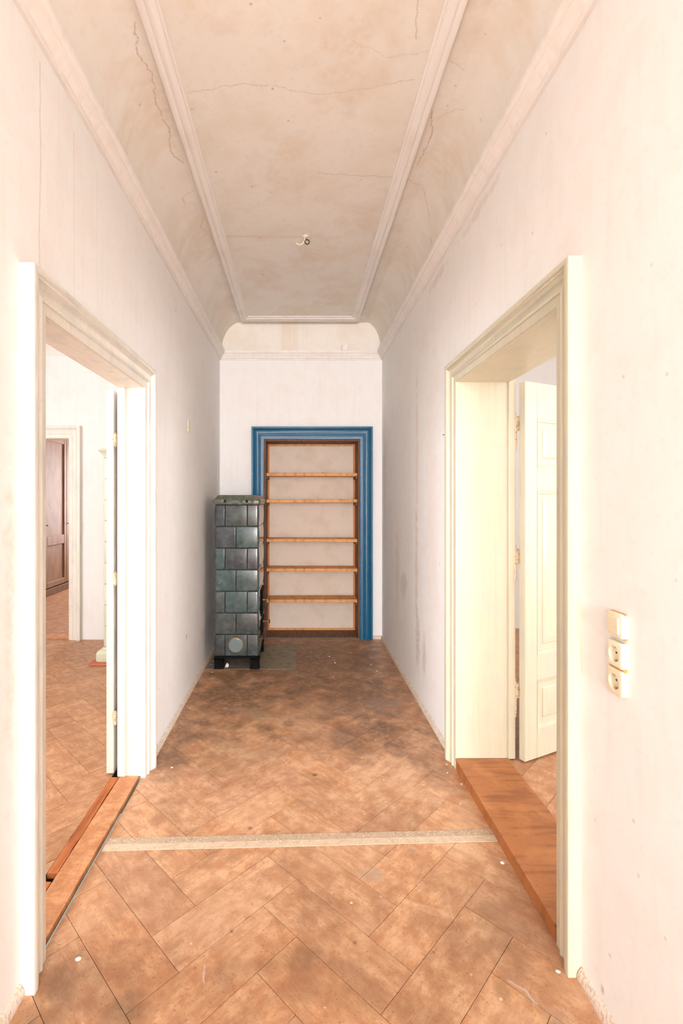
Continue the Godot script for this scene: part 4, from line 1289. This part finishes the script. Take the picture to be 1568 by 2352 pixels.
func green_stove() -> void:
	var w := 0.56
	var d := 0.46
	var h := 0.187
	var o := base("tiled_stove", Vector3(-1.455, 0.0, -4.48))
	o.position.y = 0.022
	tag(o, "slender pale celadon tiled stove with moulded crown in the left room", "stove")
	obj("core", boxm(Vector3(-w / 2 + 0.014, 0.02, -d / 2 + 0.014), Vector3(w / 2 - 0.014, 1.82, d / 2 - 0.014)), M.celadon[1], o)
	var rings := []
	for q in [[0.045, 0.0], [0.052, 0.01], [0.052, 0.07], [0.046, 0.085], [0.026, 0.1], [0.012, 0.108], [0.008, 0.118]]:
		rings.append(rrect(w + 2 * q[0], d + 2 * q[0], 0.02, q[1]))
	var bb := MB.new()
	bb.loft(rings)
	obj("plinth", bb, M.celadon[0], o)
	rings = []
	for q in [[0.002, 1.80], [0.006, 1.81], [0.010, 1.825], [0.022, 1.843], [0.038, 1.856], [0.042, 1.862], [0.042, 1.868], [0.034, 1.872]]:
		rings.append(rrect(w + 2 * q[0], d + 2 * q[0], 0.02, q[1]))
	var kb := MB.new()
	kb.loft(rings)
	obj("crown", kb, M.celadon[2], o)
	var rng := RandomNumberGenerator.new()
	rng.seed = 23
	var half := w + d - 0.001
	for k in 9:
		var y := 0.119 + k * h
		var cuts := [-half, -half + 0.28, -0.28 - 0.23, -0.28, -0.093, 0.093, 0.28, 0.28 + 0.23, half - 0.28, half]
		for i in cuts.size() - 1:
			var s0: float = cuts[i] + 0.0006
			var s1: float = cuts[i + 1] - 0.0006
			var t := obj("tile", tile(rim(w, d, 0.012, s0, s1), h - 0.003, 0.002, 0.007), M.celadon[rng.randi() % 3], o, 50.0)
			t.position = Vector3(0, y, 0)
			# moulded scroll on each front tile
			if i >= 3 and i <= 5:
				var mid := (s0 + s1) / 2
				var sb := MB.new()
				var flip := 1.0 if (i + k) % 2 == 0 else -1.0
				var pts := []
				for j in 22:
					var a := 0.4 + j * 0.27
					var r := 0.006 + 0.0085 * a
					pts.append(Vector3(mid + flip * cos(a) * r, 0.092 + sin(a) * r * 1.15, d / 2 + 0.0015))
				sb.tube(pts, 0.0055, 6)
				obj("scroll", sb, M.celadon[2], t)
				var s2 := MB.new()
				var p2 := []
				for j in 14:
					var a := j / 13.0
					p2.append(Vector3(mid - flip * (0.062 - 0.03 * sin(a * PI)), 0.03 + a * 0.12, d / 2 + 0.0015))
				s2.tube(p2, 0.005, 6)
				obj("scroll", s2, M.celadon[2], t)
	for y in [0.36, 0.165]:
		obj("knob", knob(Vector3(-w / 2 - 0.004, y, 0.13), Vector3(-1, 0, 0), 0.012), M.dark_metal, o)
	var hb := MB.new()
	hb.box(Vector3(-0.40, 0.0, -0.29), Vector3(0.38, 0.016, 0.33), 0.003)
	var ht := obj("hearth_slab", hb, M.brick_red)
	ht.position = Vector3(-1.43, 0.006, -4.49)
	tag(ht, "flat brick-red clay slab on the floor under the pale celadon stove", "hearth slab")

# ------------------------------------------------------------------ small things
func small_things() -> void:
	# strip across the corridor floor, taped in two bands
	var ft := base("floor_strip", Vector3(0, 0, -2.05))
	tag(ft, "pale paint-spattered strip across the parquet between the two doorways", "floor strip")
	for q in [["band", -0.036, 0.0, M.tape_grey], ["band", 0.0005, 0.037, M.tape_pale]]:
		var b := MB.new()
		var poly := PackedVector2Array([Vector2(-0.818, 0.029 + q[1]), Vector2(0.2, -0.005 + q[1]), Vector2(0.846, -0.028 + q[1]), Vector2(0.846, -0.028 + q[2]), Vector2(0.2, -0.005 + q[2]), Vector2(-0.818, 0.029 + q[2])])
		b.prism(poly, 0.0006, 0.003, Transform2D.IDENTITY)
		obj(q[0], b, q[3], ft, 30.0)
	# switch and sockets on the right wall: local z out of the wall, x along it
	var sw := base("light_switch", Vector3(XR, 1.124, -1.287), -PI / 2)
	tag(sw, "cream rocker light switch mounted above the two wall sockets", "light switch")
	var hz := MB.new()
	hz.loft([plate_ring(0.065, 0.066, 0.010, 0.0), plate_ring(0.065, 0.066, 0.010, 0.012), plate_ring(0.062, 0.063, 0.010, 0.0155), plate_ring(0.055, 0.056, 0.008, 0.017)])
	obj("housing", hz, M.plastic, sw)
	var rk := MB.new()
	rk.loft([plate_ring(0.046, 0.046, 0.004, 0.0165), plate_ring(0.045, 0.045, 0.004, 0.020), plate_ring(0.042, 0.042, 0.004, 0.0215)])
	obj("rocker", rk, M.plastic_old, sw).rotation.x = 0.02
	var bk := MB.new()
	bk.box(Vector3(-0.03, -0.035, 0.0), Vector3(0.03, 0.034, 0.008), 0.002)
	obj("mounting_plate", bk, M.backing, sw)
	var k := 0
	for y in [1.046, 0.972]:
		var so := base("wall_socket", Vector3(XR, y, -1.287), -PI / 2)
		tag(so, ["rounded cream wall socket directly below the light switch", "square-cornered beige wall socket, lowest below the light switch"][k], "socket")
		var rr := 0.010 if k == 0 else 0.004
		var hs := MB.new()
		# housing with a round well, lofted from the outline to the well's rim and in
		var n := 32
		var ring := []
		for q in [[0, 0.0, 0.0], [0, 0.0, 0.013], [0, 0.003, 0.016], [0, 0.006, 0.0168], [1, 0.0215, 0.017], [1, 0.0205, 0.016], [1, 0.0195, 0.003], [1, 0.001, 0.003]]:
			var r := PackedVector3Array()
			for j in n:
				var a := TAU * j / n + PI / n
				var dr := Vector2(cos(a), sin(a))
				if q[0] == 0:
					var e := pow(pow(absf(dr.x), 12.0 if k == 0 else 30.0) + pow(absf(dr.y), 12.0 if k == 0 else 30.0), -1.0 / (12.0 if k == 0 else 30.0))
					var p := dr * e
					r.append(Vector3(p.x * (0.033 - q[1]), p.y * (0.0345 - q[1]), q[2]))
				else:
					r.append(Vector3(dr.x * q[1], dr.y * q[1], q[2]))
			ring.append(r)
		hs.loft(ring)
		obj("housing", hs, M.plastic if k == 0 else M.plastic_old, so, 30.0)
		for s in [-1.0, 1.0]:
			var ph := MB.new()
			ph.lathe(Vector3(s * 0.0095, 0, 0.0025), Vector3(0, 0, 1), [[0.0028, 0.0], [0.0028, 0.0012], [0.0, 0.0013]], 10)
			obj("pin_hole", ph, M.hole, so)
			obj("earth_clip", boxm(Vector3(-0.0025, s * 0.018 - 0.0015, 0.003), Vector3(0.0025, s * 0.018 + 0.0015, 0.013), 0.0005), M.steel, so)
		if k == 1:
			var bp := MB.new()
			bp.box(Vector3(-0.03, 0.028, 0.0), Vector3(0.03, 0.0405, 0.010), 0.002)
			obj("mounting_plate", bp, M.backing, so)
		k += 1
	# hook with cable end on the ceiling
	var hk := base("ceiling_hook", Vector3(0.045, YC, -3.33))
	tag(hk, "bent iron lamp hook with a short pale cable end on the ceiling", "ceiling hook")
	var pb := MB.new()
	pb.lathe(Vector3.ZERO, Vector3.DOWN, [[0.022, -0.002], [0.020, 0.003], [0.010, 0.008], [0.0, 0.010]], 16)
	obj("plaster_collar", pb, M.stucco, hk)
	var h1 := []
	for j in 18:
		var a := -0.5 + j * 0.32
		h1.append(Vector3(0.004 + 0.016 * sin(a), -0.044 + 0.018 * cos(a), 0.002 * j * 0.5) + Vector3(0.006, 0, 0))
	h1.insert(0, Vector3(0.0, -0.004, 0.0))
	var hb := MB.new()
	hb.tube(h1, 0.0034, 8)
	obj("hook", hb, M.dark_metal, hk)
	var cb := MB.new()
	cb.tube([Vector3(-0.002, -0.004, 0.0), Vector3(-0.006, -0.03, 0.004), Vector3(-0.016, -0.052, 0.008), Vector3(-0.034, -0.066, 0.012), Vector3(-0.052, -0.066, 0.014), Vector3(-0.066, -0.054, 0.014)], 0.0045, 8)
	obj("cable", cb, M.plastic_old, hk)
	# box on the cornice
	var jb := MB.new()
	jb.loft([rrect(0.064, 0.05, 0.006, 0.0), rrect(0.064, 0.05, 0.006, 0.056), rrect(0.056, 0.044, 0.006, 0.062)])
	var jo := base("junction_box", Vector3(0.47, YK, -4.938))
	tag(jo, "small cream junction box standing on the cornice above the niche", "junction box")
	obj("box", jb, M.stucco, jo)
	# little plate on the left wall
	var pl := base("wall_plate", Vector3(XL, 2.0, -3.57), PI / 2)
	tag(pl, "small yellowed blank plate on the corridor wall above the stove side", "wall plate")
	obj("plate", boxm(Vector3(-0.03, -0.045, 0.0), Vector3(0.03, 0.045, 0.006), 0.002), M.plastic_old, pl)
	# nail beside the right casing
	var nb := MB.new()
	nb.lathe(Vector3(XR, 1.83, -2.77), Vector3(-1, 0, 0), [[0.0016, -0.01], [0.0016, 0.028], [0.0034, 0.0285], [0.003, 0.0305], [0.0, 0.031]], 8)
	tag(obj("nail", nb, M.dark_metal), "rusty nail sticking out of the wall beside the cream casing", "nail")
	# scraps on the floor
	var rng := RandomNumberGenerator.new()
	rng.seed = 77
	var sc := MB.new()
	sc.begin()
	var fan := [Vector3(-0.02, 0.0, 0.012), Vector3(0.016, 0.0, 0.02), Vector3(0.022, 0.018, -0.004), Vector3(0.002, 0.05, -0.014), Vector3(-0.012, 0.028, -0.01)]
	var tp := []
	for p in fan:
		tp.append(p + Vector3(0.0, 0.0008, -0.0012))
	for i in range(1, 4):
		sc.tri(fan[0], fan[i], fan[i + 1])
		sc.tri(tp[0], tp[i + 1], tp[i])
	for i in 5:
		sc.quad(fan[i], tp[i], tp[(i + 1) % 5], fan[(i + 1) % 5])
	sc.close()
	var ps := obj("paper_scrap", sc, M.white)
	ps.position = Vector3(-0.625, 0.0027, -4.15)
	ps.scale = Vector3(0.8, 0.6, 0.8)
	tag(ps, "crumpled white paper scrap on the sheet between the stove's feet", "paper scrap")
	var crumb := MB.new()
	var rings := []
	for q in [[0.007, 0.0], [0.009, 0.003], [0.006, 0.007], [0.002, 0.009]]:
		var r := PackedVector3Array()
		for j in 7:
			var a := TAU * j / 7.0
			var rr: float = q[0] * rng.randf_range(0.7, 1.25)
			r.append(Vector3(cos(a) * rr, q[1], sin(a) * rr))
		rings.append(r)
	crumb.loft(rings)
	var cm := crumb.mesh(20.0)
	for q in [[0.32, -4.25], [0.28, -4.42], [0.63, -4.2], [0.70, -4.13], [0.66, -4.05], [0.28, -3.92], [-0.73, -4.02], [-0.77, -4.2], [-0.69, -2.60], [0.81, -2.63], [0.79, -2.55], [0.83, -2.45], [0.815, -1.92], [0.80, -1.48], [-0.70, -1.52]]:
		var c := put("plaster_crumb", cm, M.white)
		c.position = Vector3(q[0], 0.0 if q[0] > -0.7 else 0.0026 if q[1] < -4.09 else 0.0, q[1])
		c.rotation.y = rng.randf() * TAU
		var s := rng.randf_range(0.45, 0.95)
		c.scale = Vector3(s, s * 0.8, s)
		var where := "tiny white plaster crumb on the soiled parquet before the niche"
		if q[0] < -0.65:
			where = "tiny white plaster crumb near the dark stove's feet" if q[1] < -3.0 else "tiny white plaster crumb at the foot of the white casing"
		elif q[1] > -3.0:
			where = "tiny white plaster crumb at the foot of the cream casing"
		tag(c, where, "plaster crumb", "plaster crumbs on the corridor floor")
	var lump := crumb.mesh(20.0)
	var lo := put("wood_chip", lump, M.pine)
	lo.position = Vector3(0.255, 1.728, -5.06)
	lo.scale = Vector3(2.2, 0.9, 1.2)
	tag(lo, "small brown chip lying on the uppermost pine shelf", "wood chip")

func plate_ring(w: float, h: float, r: float, z: float) -> PackedVector3Array:
	var out := PackedVector3Array()
	for p in rrect(w, h, r, 0.0):
		out.append(Vector3(p.x, p.z, z))
	return out
